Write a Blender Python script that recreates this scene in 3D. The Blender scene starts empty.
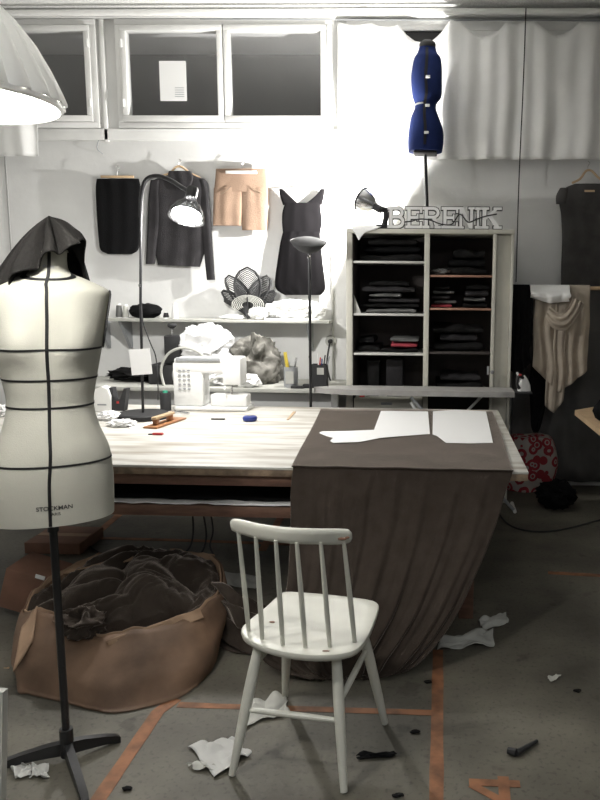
import bpy, bmesh, math, random
from mathutils import Vector, Matrix, noise
from mathutils.geometry import tessellate_polygon
PI = math.pi
sin, cos = math.sin, math.cos
C = bpy.context.scene.collection
S = bpy.context.scene
random.seed(7)

# ------------------------------------------------------------------ camera
F = 750.0; CX, CY = 410.0, 400.0; CAMH = 1.58
PITCH, YAW, ROLL = 8.5, 2.0, 0.55
cam_rot = (Matrix.Rotation(math.radians(YAW), 3, 'Z') @ Matrix.Rotation(math.radians(90 - PITCH), 3, 'X')
           @ Matrix.Rotation(math.radians(ROLL), 3, 'Z'))
cd = bpy.data.cameras.new('camera'); cam = bpy.data.objects.new('camera', cd); C.objects.link(cam)
cam.location = (0, 0, CAMH); cam.rotation_euler = cam_rot.to_euler()
cd.sensor_fit = 'VERTICAL'; cd.sensor_height = 36; cd.lens = F * 36 / 800
cd.shift_x = -(CX - 300) / 800; cd.shift_y = (CY - 400) / 800
cd.clip_start = 0.05; cd.clip_end = 100
S.camera = cam

def ray(px, py):
    return cam_rot @ Vector(((px - CX) / F, -(py - CY) / F, -1))
def P(px, py, y):            # point on the plane Y = y
    r = ray(px, py); return Vector((0, 0, CAMH)) + r * (y / r.y)
def G(px, py, z=0.0):        # point on the plane Z = z
    r = ray(px, py); return Vector((0, 0, CAMH)) + r * ((z - CAMH) / r.z)

# ------------------------------------------------------------------ materials
def mat(name, col, rough=0.6, metal=0.0, var=0.0, scale=8.0, bump=0.0, bscale=60.0, col2=None, spec=0.5, detail=6.0, emit=0.0, lo=0.35, hi=0.65, stretch=None):
    m = bpy.data.materials.new(name); m.use_nodes = True
    nt = m.node_tree; b = nt.nodes['Principled BSDF']
    c = (*col, 1)
    b.inputs['Base Color'].default_value = c
    b.inputs['Roughness'].default_value = rough; b.inputs['Metallic'].default_value = metal
    b.inputs['Specular IOR Level'].default_value = spec
    tc = nt.nodes.new('ShaderNodeTexCoord'); src = tc.outputs['Object']
    if stretch:
        mp = nt.nodes.new('ShaderNodeMapping'); mp.inputs['Scale'].default_value = stretch
        nt.links.new(src, mp.inputs['Vector']); src = mp.outputs['Vector']
    if var > 0 or col2:
        n = nt.nodes.new('ShaderNodeTexNoise'); n.inputs['Scale'].default_value = scale; n.inputs['Detail'].default_value = detail
        nt.links.new(src, n.inputs['Vector'])
        r = nt.nodes.new('ShaderNodeValToRGB')
        c2 = col2 if col2 else tuple(max(0, x * (1 - var)) for x in col)
        r.color_ramp.elements[0].color = (*c2, 1); r.color_ramp.elements[1].color = c
        r.color_ramp.elements[0].position = lo; r.color_ramp.elements[1].position = hi
        nt.links.new(n.outputs['Fac'], r.inputs['Fac']); nt.links.new(r.outputs['Color'], b.inputs['Base Color'])
    if bump > 0:
        n2 = nt.nodes.new('ShaderNodeTexNoise'); n2.inputs['Scale'].default_value = bscale; n2.inputs['Detail'].default_value = 5
        nt.links.new(src, n2.inputs['Vector'])
        bp = nt.nodes.new('ShaderNodeBump'); bp.inputs['Strength'].default_value = bump; bp.inputs['Distance'].default_value = 0.01
        nt.links.new(n2.outputs['Fac'], bp.inputs['Height']); nt.links.new(bp.outputs['Normal'], b.inputs['Normal'])
    if emit > 0:
        b.inputs['Emission Color'].default_value = c; b.inputs['Emission Strength'].default_value = emit
    return m

M = {}
M['wall'] = mat('wall_paint', (.76, .76, .745), .8, var=.10, scale=2.2, bump=.25, bscale=12)
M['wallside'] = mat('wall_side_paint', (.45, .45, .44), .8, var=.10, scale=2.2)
M['darkpanel'] = mat('dark_wall_cloth', (.12, .117, .113), .9, var=.25, scale=3, bump=.3, bscale=20)
M['ceil'] = mat('ceiling_board', (.92, .92, .90), .9, var=.2, scale=70, bump=.3, bscale=80)
M['trim'] = mat('white_trim', (.90, .90, .88), .5, var=.06, scale=6)
M['winframe'] = mat('window_paint', (.86, .86, .84), .45, var=.08, scale=5)
M['night'] = mat('night_backing', (.085, .085, .085), .9, var=.5, scale=2.5)
M['reveal'] = mat('window_reveal', (.75, .75, .75), .8)
M['curtain'] = mat('curtain_cloth', (.90, .90, .88), .85, var=.05, scale=5, bump=.15, bscale=150)
M['black'] = mat('black_paint', (.012, .012, .013), .35)
M['blackcloth'] = mat('black_cloth', (.008, .008, .0085), .9, bump=.3, bscale=180)
M['blackmatte'] = mat('black_matte', (.02, .02, .021), .7)
M['charcoal'] = mat('charcoal_knit', (.042, .040, .042), .9, var=.35, scale=6, bump=.4, bscale=160)
M['greydress'] = mat('grey_dress_cloth', (.075, .072, .07), .9, var=.25, scale=9, bump=.3, bscale=140)
M['hood'] = mat('charcoal_jersey', (.018, .017, .016), .75, var=.3, scale=8, bump=.25, bscale=150)
M['brown'] = mat('brown_jersey', (.054, .042, .034), .9, var=.22, scale=14, bump=.3, bscale=220)
M['tan'] = mat('tan_cotton', (.34, .235, .17), .85, var=.2, scale=7, bump=.3, bscale=120)
M['beige'] = mat('beige_chiffon', (.44, .38, .31), .85, var=.2, scale=7, bump=.3, bscale=120)
M['linen'] = mat('ecru_linen', (.44, .435, .375), .85, var=.10, scale=5, bump=.1, bscale=260)
M['blue'] = mat('blue_jersey', (.018, .030, .11), .85, var=.15, scale=12, bump=.2, bscale=200)
M['whitepaint'] = mat('chair_paint', (.62, .62, .55), .38, var=.12, scale=9, lo=.25, hi=.6)
M['cream'] = mat('cabinet_paint', (.60, .585, .51), .45, var=.12, scale=5)
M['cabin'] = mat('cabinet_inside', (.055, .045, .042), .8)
M['shelfwhite'] = mat('shelf_edge_white', (.55, .55, .52), .5)
M['shelfwood'] = mat('shelf_edge_wood', (.40, .22, .15), .6, var=.2, scale=12)
M['ply'] = mat('worn_plywood', (.62, .605, .56), .55, col2=(.36, .32, .26), scale=3.0, stretch=(.8, 5, 1), detail=9, lo=.30, hi=.56, bump=.1)
M['redwood'] = mat('red_brown_wood', (.20, .105, .07), .6, var=.45, scale=6, stretch=(1, 6, 6))
M['edge'] = mat('board_edge', (.33, .24, .16), .65, var=.5, scale=16)
M['lightwood'] = mat('light_wood', (.60, .43, .26), .5, var=.2, scale=9)
M['orangewood'] = mat('varnished_wood', (.38, .17, .07), .4, var=.3, scale=20)
M['paper'] = mat('white_paper', (.84, .84, .83), .8)
M['scrap'] = mat('scrap_paper', (.52, .52, .50), .85, var=.1, scale=9)
M['oldpaper'] = mat('grey_paper', (.50, .50, .46), .85, var=.15, scale=9)
M['plastic'] = mat('white_plastic', (.82, .82, .80), .3)
M['greyplastic'] = mat('grey_plastic', (.32, .33, .34), .4)
M['chrome'] = mat('chrome', (.6, .6, .6), .22, metal=1)
M['card'] = mat('cardboard', (.215, .13, .080), .75, var=.45, scale=6, bump=.12, bscale=25)
M['cardin'] = mat('cardboard_inside', (.42, .28, .18), .8, var=.2, scale=8)
M['redcard'] = mat('reddish_cardboard', (.25, .13, .085), .8, var=.25, scale=7)
M['tape'] = mat('orange_floor_tape', (.27, .115, .05), .7, var=.6, scale=12, lo=.3, hi=.6)
M['board'] = mat('ironing_board_cloth', (.36, .35, .335), .8, var=.12, scale=12)
M['pink'] = mat('pink_cloth', (.42, .07, .09), .85)
M['greycloth'] = mat('grey_cloth', (.16, .16, .155), .9, var=.3, scale=14)
M['darkcloth'] = mat('dark_folded_cloth', (.016, .0155, .0155), .9, var=.4, scale=12)
M['blueplastic'] = mat('blue_plastic', (.02, .04, .22), .3)
M['redplastic'] = mat('red_plastic', (.45, .03, .03), .35)
M['green'] = mat('green_plastic', (.05, .35, .22), .4)
M['yellow'] = mat('yellow_plastic', (.55, .42, .05), .4)
M['fluff'] = mat('white_wadding', (.80, .80, .78), .95, bump=.8, bscale=35)
M['camo'] = mat('mottled_grey_cloth', (.27, .26, .235), .9, col2=(.06, .058, .05), scale=9, bump=.3, bscale=50)
M['bag'] = mat('thin_white_plastic', (.80, .80, .80), .35)
M['letter'] = mat('letter_face', (.88, .88, .87), .5)
M['ink'] = mat('printed_ink', (.03, .03, .03), .7)

_b = M['brown'].node_tree.nodes['Principled BSDF']; _b.inputs['Sheen Weight'].default_value = .9; _b.inputs['Sheen Roughness'].default_value = .3; _b.inputs['Sheen Tint'].default_value = (.8, .70, .62, 1)

def glass_mat():
    m = bpy.data.materials.new('window_glass'); m.use_nodes = True; nt = m.node_tree
    for n in list(nt.nodes): nt.nodes.remove(n)
    o = nt.nodes.new('ShaderNodeOutputMaterial'); mx = nt.nodes.new('ShaderNodeMixShader')
    t = nt.nodes.new('ShaderNodeBsdfTransparent'); t.inputs[0].default_value = (.95, .95, .95, 1)
    g = nt.nodes.new('ShaderNodeBsdfGlossy'); g.inputs['Roughness'].default_value = .08
    mx.inputs[0].default_value = .10
    nt.links.new(t.outputs[0], mx.inputs[1]); nt.links.new(g.outputs[0], mx.inputs[2]); nt.links.new(mx.outputs[0], o.inputs[0])
    return m
M['glass'] = glass_mat()

def smoke_mat():
    m = bpy.data.materials.new('smoked_acrylic'); m.use_nodes = True; nt = m.node_tree
    for n in list(nt.nodes): nt.nodes.remove(n)
    o = nt.nodes.new('ShaderNodeOutputMaterial'); mx = nt.nodes.new('ShaderNodeMixShader')
    t = nt.nodes.new('ShaderNodeBsdfTransparent'); t.inputs[0].default_value = (.88, .88, .88, 1)
    g = nt.nodes.new('ShaderNodeBsdfPrincipled'); g.inputs['Base Color'].default_value = (.01, .01, .01, 1); g.inputs['Roughness'].default_value = .15
    mx.inputs[0].default_value = .16
    nt.links.new(t.outputs[0], mx.inputs[1]); nt.links.new(g.outputs[0], mx.inputs[2]); nt.links.new(mx.outputs[0], o.inputs[0])
    return m
M['smoke'] = smoke_mat()
for _k in ('blackcloth', 'charcoal', 'greydress', 'hood', 'brown', 'tan', 'beige', 'blue', 'ombre', 'darkcloth', 'greycloth', 'darkpanel', 'curtain', 'camo', 'pink') :
    if _k in M: M[_k].node_tree.nodes['Principled BSDF'].inputs['Specular IOR Level'].default_value = .08

def emis(name, col, strength):
    m = bpy.data.materials.new(name); m.use_nodes = True; nt = m.node_tree
    for n in list(nt.nodes): nt.nodes.remove(n)
    o = nt.nodes.new('ShaderNodeOutputMaterial'); e = nt.nodes.new('ShaderNodeEmission')
    e.inputs[0].default_value = (*col, 1); e.inputs[1].default_value = strength
    nt.links.new(e.outputs[0], o.inputs[0]); return m
M['bulb'] = emis('bulb_glow', (1, .98, .94), 40)
M['bulbdesk'] = emis('desk_bulb_glow', (1, .99, .97), 60)
M['fillglow'] = emis('fill_glow', (1, 1, 1), 2)  # glow of the fill battens added out of view

def floor_mat():
    m = bpy.data.materials.new('concrete_floor'); m.use_nodes = True; nt = m.node_tree; b = nt.nodes['Principled BSDF']
    tc = nt.nodes.new('ShaderNodeTexCoord')
    def nz(s, d, lo, hi, c1, c2):
        n = nt.nodes.new('ShaderNodeTexNoise'); n.inputs['Scale'].default_value = s; n.inputs['Detail'].default_value = d
        nt.links.new(tc.outputs['Object'], n.inputs['Vector'])
        r = nt.nodes.new('ShaderNodeValToRGB'); r.color_ramp.elements[0].position = lo; r.color_ramp.elements[1].position = hi
        r.color_ramp.elements[0].color = (*c1, 1); r.color_ramp.elements[1].color = (*c2, 1)
        nt.links.new(n.outputs['Fac'], r.inputs['Fac']); return r
    a = nz(2.2, 12, .3, .7, (.055, .050, .038), (.155, .145, .113))
    s = nz(55, 4, .28, .45, (.55, .55, .55), (1, 1, 1))
    k = nz(7, 3, .30, .36, (.35, .33, .31), (1, 1, 1))
    x = nt.nodes.new('ShaderNodeMixRGB'); x.blend_type = 'MULTIPLY'; x.inputs[0].default_value = 1
    y = nt.nodes.new('ShaderNodeMixRGB'); y.blend_type = 'MULTIPLY'; y.inputs[0].default_value = .6
    nt.links.new(a.outputs[0], x.inputs[1]); nt.links.new(s.outputs[0], x.inputs[2])
    nt.links.new(x.outputs[0], y.inputs[1]); nt.links.new(k.outputs[0], y.inputs[2])
    nt.links.new(y.outputs[0], b.inputs['Base Color']); b.inputs['Roughness'].default_value = .62
    n2 = nt.nodes.new('ShaderNodeTexNoise'); n2.inputs['Scale'].default_value = 30
    nt.links.new(tc.outputs['Object'], n2.inputs['Vector'])
    bp = nt.nodes.new('ShaderNodeBump'); bp.inputs['Strength'].default_value = .15; bp.inputs['Distance'].default_value = .01
    nt.links.new(n2.outputs['Fac'], bp.inputs['Height']); nt.links.new(bp.outputs[0], b.inputs['Normal'])
    return m
M['floor'] = floor_mat()

def ombre_mat():
    m = bpy.data.materials.new('ombre_cloth'); m.use_nodes = True; nt = m.node_tree; b = nt.nodes['Principled BSDF']
    tc = nt.nodes.new('ShaderNodeTexCoord'); sp = nt.nodes.new('ShaderNodeSeparateXYZ'); nt.links.new(tc.outputs['Object'], sp.inputs[0])
    mr = nt.nodes.new('ShaderNodeMapRange'); mr.inputs['From Min'].default_value = P(300, 235, 5.9).z; mr.inputs['From Max'].default_value = P(300, 190, 5.9).z
    nt.links.new(sp.outputs['Z'], mr.inputs['Value'])
    r = nt.nodes.new('ShaderNodeValToRGB'); r.color_ramp.elements[0].color = (.005, .0045, .005, 1); r.color_ramp.elements[1].color = (.07, .058, .062, 1)
    nt.links.new(mr.outputs[0], r.inputs[0]); nt.links.new(r.outputs[0], b.inputs['Base Color']); b.inputs['Roughness'].default_value = .9
    return m
M['ombre'] = ombre_mat(); M['ombre'].node_tree.nodes['Principled BSDF'].inputs['Specular IOR Level'].default_value = .08

def flower_mat():
    m = bpy.data.materials.new('red_white_print'); m.use_nodes = True; nt = m.node_tree; b = nt.nodes['Principled BSDF']
    tc = nt.nodes.new('ShaderNodeTexCoord')
    v = nt.nodes.new('ShaderNodeTexVoronoi'); v.inputs['Scale'].default_value = 13
    nt.links.new(tc.outputs['Object'], v.inputs['Vector'])
    r = nt.nodes.new('ShaderNodeValToRGB'); cr = r.color_ramp; cr.interpolation = 'CONSTANT'
    cr.elements[0].color = (.30, .02, .03, 1); cr.elements[1].position = .20; cr.elements[1].color = (.42, .36, .33, 1)
    e = cr.elements.new(.30); e.color = (.28, .02, .03, 1); e = cr.elements.new(.56); e.color = (.42, .36, .33, 1)
    nt.links.new(v.outputs['Distance'], r.inputs[0]); nt.links.new(r.outputs[0], b.inputs['Base Color']); b.inputs['Roughness'].default_value = .8
    return m
M['flower'] = flower_mat()

# ------------------------------------------------------------------ object helpers
def thing(name, label, cat, loc=(0, 0, 0), group=None):
    o = bpy.data.objects.new(name, None); C.objects.link(o); o.location = loc; o.empty_display_size = .05
    o['label'] = label; o['category'] = cat
    if group: o['group'] = group
    return o
def tag(o, label, cat, group=None, kind=None):
    o['label'] = label; o['category'] = cat
    if group: o['group'] = group
    if kind: o['kind'] = kind
    return o
def link(name, bm, m, parent=None, smooth=True, sharp=35, solid=0, bevel=0, subd=0, disp=None):
    bmesh.ops.recalc_face_normals(bm, faces=bm.faces) if not solid else None
    me = bpy.data.meshes.new(name); bm.to_mesh(me); bm.free()
    o = bpy.data.objects.new(name, me); C.objects.link(o)
    me.materials.append(M[m] if isinstance(m, str) else m)
    if smooth:
        for p in me.polygons: p.use_smooth = True
        try: me.set_sharp_from_angle(angle=math.radians(sharp))
        except Exception: pass
    if parent is not None:
        o.parent = parent
        w = Vector((0, 0, 0)); q = parent
        while q is not None: w += Vector(q.location); q = q.parent
        # geometry is authored in world space
        me.transform(Matrix.Translation(-w))
    if solid:
        md = o.modifiers.new('solid', 'SOLIDIFY'); md.thickness = solid; md.offset = 0
    if subd:
        md = o.modifiers.new('sub', 'SUBSURF'); md.levels = subd; md.render_levels = subd
    return o
def struct(o): o['kind'] = 'structure'; return o

def bx(bm, x0, x1, y0, y1, z0, z1, bev=0.0, rot=None, piv=None):
    r = bmesh.ops.create_cube(bm, size=1)
    vs = r['verts']
    for v in vs: v.co = Vector(((x0 + x1) / 2 + v.co.x * (x1 - x0), (y0 + y1) / 2 + v.co.y * (y1 - y0), (z0 + z1) / 2 + v.co.z * (z1 - z0)))
    if bev > 0:
        es = list({e for v in vs for e in v.link_edges})
        r2 = bmesh.ops.bevel(bm, geom=es, offset=bev, segments=2, affect='EDGES', profile=.5)
        vs = list({v for f in r2['faces'] for v in f.verts} | {v for v in vs if v.is_valid})
    if rot is not None:
        piv = Vector(piv) if piv is not None else Vector(((x0 + x1) / 2, (y0 + y1) / 2, (z0 + z1) / 2))
        for v in vs: v.co = piv + rot @ (v.co - piv)
    return vs
def box(name, m, parent, x0, x1, y0, y1, z0, z1, bev=0.003, rot=None, piv=None):
    bm = bmesh.new(); bx(bm, min(x0, x1), max(x0, x1), min(y0, y1), max(y0, y1), min(z0, z1), max(z0, z1), bev, rot, piv)
    return link(name, bm, m, parent)
def rotm(ax, deg): return Matrix.Rotation(math.radians(deg), 3, ax)

def catmull(pts, n):
    pts = [Vector(p) for p in pts]
    if len(pts) == 2: return [pts[0].lerp(pts[1], i / (n - 1)) for i in range(n)]
    out = []; k = len(pts) - 1
    for i in range(n):
        t = i / (n - 1) * k; a = min(int(t), k - 1); f = t - a
        p0 = pts[a - 1] if a > 0 else pts[0] * 2 - pts[1]; p1 = pts[a]; p2 = pts[a + 1]
        p3 = pts[a + 2] if a + 2 <= k else pts[k] * 2 - pts[k - 1]
        out.append(.5 * ((2 * p1) + (p2 - p0) * f + (2 * p0 - 5 * p1 + 4 * p2 - p3) * f * f + (3 * p1 - p0 - 3 * p2 + p3) * f ** 3))
    return out
def sweep(bm, pts, rad, seg=10, smooth_n=0, caps=True):
    if smooth_n: 
        pr = catmull([(r, 0, 0) for r in rad], smooth_n) if isinstance(rad, (list, tuple)) else None
        pts = catmull(pts, smooth_n); rad = [v.x for v in pr] if pr else rad
    pts = [Vector(p) for p in pts]; n = len(pts)
    rs = rad if isinstance(rad, (list, tuple)) else [rad] * n
    up = None; rings = []
    for i, p in enumerate(pts):
        t = (pts[min(i + 1, n - 1)] - pts[max(i - 1, 0)]).normalized()
        if up is None: up = t.orthogonal().normalized()
        up = (up - t * up.dot(t)).normalized(); b = t.cross(up)
        rings.append([bm.verts.new(p + (up * cos(2 * PI * k / seg) + b * sin(2 * PI * k / seg)) * rs[i]) for k in range(seg)])
    for i in range(n - 1):
        for k in range(seg): bm.faces.new((rings[i][k], rings[i][(k + 1) % seg], rings[i + 1][(k + 1) % seg], rings[i + 1][k]))
    if caps: bm.faces.new(rings[0][::-1]); bm.faces.new(rings[-1])
def tube(name, m, parent, pts, rad, seg=10, smooth_n=0):
    bm = bmesh.new(); sweep(bm, pts, rad, seg, smooth_n); return link(name, bm, m, parent)
def lathe(bm, prof, c=(0, 0, 0), seg=32, ribs=0, ramp=0.0, mtx=None, close=False):
    c = Vector(c); rings = []
    for r, z in prof:
        ring = []
        for k in range(seg):
            a = 2 * PI * k / seg; rr = r * (1 + (ramp * abs(sin(a * ribs / 2)) if ribs else 0))
            p = Vector((rr * cos(a), rr * sin(a), z))
            if mtx is not None: p = mtx @ p
            ring.append(bm.verts.new(c + p))
        rings.append(ring)
    for i in range(len(rings) - 1):
        for k in range(seg): bm.faces.new((rings[i][k], rings[i][(k + 1) % seg], rings[i + 1][(k + 1) % seg], rings[i + 1][k]))
    if close:
        for k in range(seg): bm.faces.new((rings[-1][k], rings[-1][(k + 1) % seg], rings[0][(k + 1) % seg], rings[0][k]))
    else:
        if prof[0][0] > 1e-5: bm.faces.new(rings[0])
        if prof[-1][0] > 1e-5: bm.faces.new(rings[-1])
    bmesh.ops.remove_doubles(bm, verts=bm.verts, dist=1e-5)
def turned(name, m, parent, prof, c, seg=32, **k):
    bm = bmesh.new(); lathe(bm, prof, c, seg, **k); return link(name, bm, m, parent)
def gridmesh(bm, g, closeu=False):
    vs = [[bm.verts.new(p) for p in row] for row in g]
    for i in range(len(vs) - 1):
        n = len(vs[i])
        for j in range(n if closeu else n - 1):
            bm.faces.new((vs[i][j], vs[i][(j + 1) % n], vs[i + 1][(j + 1) % n], vs[i + 1][j]))
    return vs
def loft(rows, nu, nv, disp=None):
    """rows of control points -> smooth grid; disp(u, v, p) -> offset vector"""
    r1 = [catmull(r, nu) for r in rows]
    cols = [catmull([r[j] for r in r1], nv) for j in range(nu)]
    g = [[cols[j][i].copy() for j in range(nu)] for i in range(nv)]
    if disp:
        for i in range(nv):
            for j in range(nu): g[i][j] += disp(j / (nu - 1), i / (nv - 1), g[i][j])
    return g
def N(*a): return noise.noise(Vector(a))
def ridged(p, s, seed=0, octv=4):
    v = 0; a = 1; t = 0
    p = Vector(p) * s + Vector((seed * 7.3, seed * 3.1, seed * 1.7))
    for _ in range(octv):
        w = p + Vector((N(p.x * .7, p.y * .7, p.z * .7 + 9), N(p.x * .7 + 5, p.y * .7, p.z * .7), 0)) * .9
        v += (1 - abs(noise.noise(w)) * 2.2) * a; t += a; p = p * 2.03; a *= .5
    return v / t
def wrinkle(x, y, seed=0):
    v = 0
    for k, (fq, am) in enumerate(((11, 1.0), (19, .45))):
        a = seed + k * 1.9 + 2.2 * N(x * 2.2, y * 2.2, seed + k); wx = x + .12 * N(x * 3, y * 3, seed + 7 + k); wy = y + .12 * N(x * 3 + 9, y * 3, seed + 2 + k)
        v += am * abs(sin((wx * cos(a) + wy * sin(a)) * fq + 2.0 * N(x * 3, y * 3, seed + 3 + k))) ** .8
    return v / 1.45
def garment(name, m, parent, rows, y, t, folds=5, amp=.012, seed=0, n=44, nv=40, grow=False, top=None):
    """hanging cloth: rows = (py, xl, xr) silhouettes on the plane Y=y, closed, with thickness t"""
    L = catmull([P(r[1], r[0] if len(r) < 4 else r[3], y) for r in rows], nv)
    R = catmull([P(r[2], r[0] if len(r) < 5 else r[4], y) for r in rows], nv)
    g = []
    for i in range(nv):
        v = i / (nv - 1); a = L[i]; b = R[i]; row = []
        for k in range(n):
            th = 2 * PI * k / n; u = .5 - .5 * cos(th)
            p = a.lerp(b, u); s = abs(sin(th)) ** .6
            front = sin(th) > 0
            fo = sin(u * folds * 2 * PI + seed + 1.2 * N(u * 2, v * 1.5, seed)) * (.3 + .7 * v if grow else 1)
            fo += 1.3 * N(u * folds * 1.3, v * 3.1, seed + 3)
            off = -(t * .5 * s + .55 * amp * fo * s) if front else t * .5 * s * .6
            p = p + Vector((0, off, 0)); row.append(p)
        g.append(row)
    bm = bmesh.new(); vs = gridmesh(bm, g, True)
    bm.faces.new(vs[0][::-1]); bm.faces.new(vs[-1])
    return link(name, bm, m, parent, sharp=70)
def blob(name, m, parent, c, r, amp=.2, fr=4, seed=0, sub=4, flat=None, pinch=True, rot=None, octv=3, sharp=80):
    """crumpled heap: c centre, r radii"""
    bm = bmesh.new(); bmesh.ops.create_icosphere(bm, subdivisions=sub, radius=1)
    for v in bm.verts:
        d = v.co.normalized(); k = ridged(d, fr * .35, seed, octv) if pinch else N(*(d * fr * .5 + Vector((seed, 0, 0)))) + .5
        q = d * (1 + amp * (k - .5) * 2)
        q = Vector((q.x * r[0], q.y * r[1], q.z * r[2]))
        if rot is not None: q = rot @ q
        v.co = Vector(c) + q
        if flat is not None and v.co.z < flat: v.co.z = flat + .0005
    return link(name, bm, m, parent, sharp=sharp)
def prism(bm, poly, y0, y1):
    """polygon of (x,z) extruded between y0 and y1"""
    a = [bm.verts.new((p[0], y0, p[1])) for p in poly]; b = [bm.verts.new((p[0], y1, p[1])) for p in poly]
    tris = tessellate_polygon([[Vector((p[0], p[1], 0)) for p in poly]])
    for t in tris:
        try: bm.faces.new([a[i] for i in t]); bm.faces.new([b[i] for i in t][::-1])
        except Exception: pass
    n = len(poly)
    for i in range(n):
        bm.faces.new((a[i], b[i], b[(i + 1) % n], a[(i + 1) % n]))
def slab(bm, poly, z0, z1):
    a = [bm.verts.new((p[0], p[1], z0)) for p in poly]; b = [bm.verts.new((p[0], p[1], z1)) for p in poly]
    tris = tessellate_polygon([[Vector((p[0], p[1], 0)) for p in poly]])
    for t in tris:
        try: bm.faces.new([a[i] for i in t][::-1]); bm.faces.new([b[i] for i in t])
        except Exception: pass
    n = len(poly)
    for i in range(n): bm.faces.new((a[i], a[(i + 1) % n], b[(i + 1) % n], b[i]))
def text_mesh(body, size, fn, m, name, parent):
    """flat lettering whose points (x,y) are placed by fn(x, y) -> world point"""
    cu = bpy.data.curves.new('t', 'FONT'); cu.body = body; cu.size = size; cu.align_x = 'CENTER'; cu.offset = size * .02
    o = bpy.data.objects.new('t', cu); me = bpy.data.meshes.new_from_object(o)
    bpy.data.objects.remove(o); bm = bmesh.new(); bm.from_mesh(me); bpy.data.meshes.remove(me)
    for v in bm.verts: v.co = fn(v.co.x, v.co.y)
    return link(name, bm, m, parent, smooth=False)
def dup(root, mtx, label=None):
    r = root.copy(); C.objects.link(r); r.matrix_basis = mtx @ root.matrix_basis
    if label: r['label'] = label
    for ch in list(root.children):
        c = ch.copy(); C.objects.link(c); c.parent = r
        for g in ch.children:
            d = g.copy(); C.objects.link(d); d.parent = c
    return r

# ------------------------------------------------------------------ room
YW = 6.0; XL, XR = -4.4, 3.6; YB = -3.6
ZC = P(300, 9, YW).z
WX0, WX1 = P(118, 75, YW).x, P(333, 75, YW).x
WZ0, WZ1 = P(225, 129, YW).z, P(225, 20, YW).z
W2X0, W2X1 = P(-70, 75, YW).x, P(99, 75, YW).x
struct(box('floor', 'floor', None, XL, XR, YB, YW + .2, -.12, 0, 0))
struct(box('ceiling', 'ceil', None, XL, XR, YB, YW + .2, ZC, ZC + .1, 0))
bm = bmesh.new()
xs = [XL, W2X0, W2X1, WX0, WX1, XR]
bx(bm, XL, XR, YW, YW + .2, 0, WZ0); bx(bm, XL, XR, YW, YW + .2, WZ1, ZC)
bx(bm, XL, W2X0, YW, YW + .2, WZ0, WZ1); bx(bm, W2X1, WX0, YW, YW + .2, WZ0, WZ1); bx(bm, WX1, XR, YW, YW + .2, WZ0, WZ1)
struct(link('wall_back', bm, 'wall', None, smooth=False))
struct(box('wall_left', 'wall', None, XL - .15, XL, YB, YW + .2, 0, ZC, 0))
struct(box('wall_right', 'wallside', None, XR, XR + .15, YB, YW + .2, 0, ZC, 0))
struct(box('wall_front', 'wallside', None, XL, XR, YB - .15, YB, 0, ZC, 0))

def window(n, x0, x1, panes):
    w = bpy.data.objects.new('window_%d' % n, None); C.objects.link(w); w.location = (x0, YW, WZ0); w['kind'] = 'structure'
    y0, y1 = YW - .035, YW + .05
    f = .042
    bm = bmesh.new()
    bx(bm, x0, x1, y0, y1, WZ0, WZ0 + f, .005); bx(bm, x0, x1, y0, y1, WZ1 - f, WZ1, .005)
    bx(bm, x0, x0 + f, y0, y1, WZ0 + f, WZ1 - f, .005); bx(bm, x1 - f, x1, y0, y1, WZ0 + f, WZ1 - f, .005)
    link('frame', bm, 'winframe', w)
    for (a, b) in panes:
        bm = bmesh.new(); s = .044; z0, z1 = WZ0 + f + .004, WZ1 - f - .004
        bx(bm, a, b, y0 - .015, y1 - .02, z0, z0 + s, .005); bx(bm, a, b, y0 - .015, y1 - .02, z1 - s, z1, .005)
        bx(bm, a, a + s, y0 - .015, y1 - .02, z0 + s, z1 - s, .005); bx(bm, b - s, b, y0 - .015, y1 - .02, z0 + s, z1 - s, .005)
        sash = link('sash', bm, 'winframe', w)
        box('pane', 'glass', sash, a + s - .002, b - s + .002, YW - .005, YW + .001, z0 + s - .002, z1 - s + .002, 0)
    return w
xm = P(225, 75, YW).x
w1 = window(2, WX0, WX1, [(WX0 + .044, xm - .004), (xm + .004, WX1 - .044)])
w2 = window(1, W2X0, W2X1, [(W2X0 + .044, (W2X0 + W2X1) / 2 - .03), ((W2X0 + W2X1) / 2 - .02, W2X1 - .044)])
for w, x in ((w1, WX0 + .055), (w2, W2X1 - .055)):
    for zz in (WZ0 + .18, WZ1 - .18):
        bm = bmesh.new(); lathe(bm, [(.008, -.03), (.011, -.026), (.011, .026), (.008, .03)], (x, YW - .055, zz), 10); link('hinge', bm, 'winframe', w)
w3 = bpy.data.objects.new('window_3', None); C.objects.link(w3); w3.location = (P(345, 35, YW).x, YW, P(345, 50, YW).z); w3['kind'] = 'structure'
xa3, xb3, za3, zb3 = P(347, 50, YW).x, P(620, 50, YW).x, P(400, 100, YW).z, P(400, 22, YW).z
bm = bmesh.new(); bx(bm, xa3, xb3, YW - .03, YW - .001, P(400, 32, YW).z, zb3, .003); bx(bm, xa3, xb3, YW - .03, YW - .001, za3, za3 + .05, .003); bx(bm, P(455, 50, YW).x, xb3 - .052, YW - .03, YW - .001, za3 + .051, P(400, 32, YW).z - .001, .003)
for x3 in (xa3, P(448, 50, YW).x, xb3 - .05): bx(bm, x3, x3 + .05, YW - .03, YW - .001, za3 + .051, P(400, 32, YW).z - .001, .003)
link('frame', bm, 'winframe', w3)
box('pane', 'blackmatte', w3, xa3 + .02, xb3 - .02, YW - .012, YW - .004, za3 + .02, P(400, 31, YW).z, 0)
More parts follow.
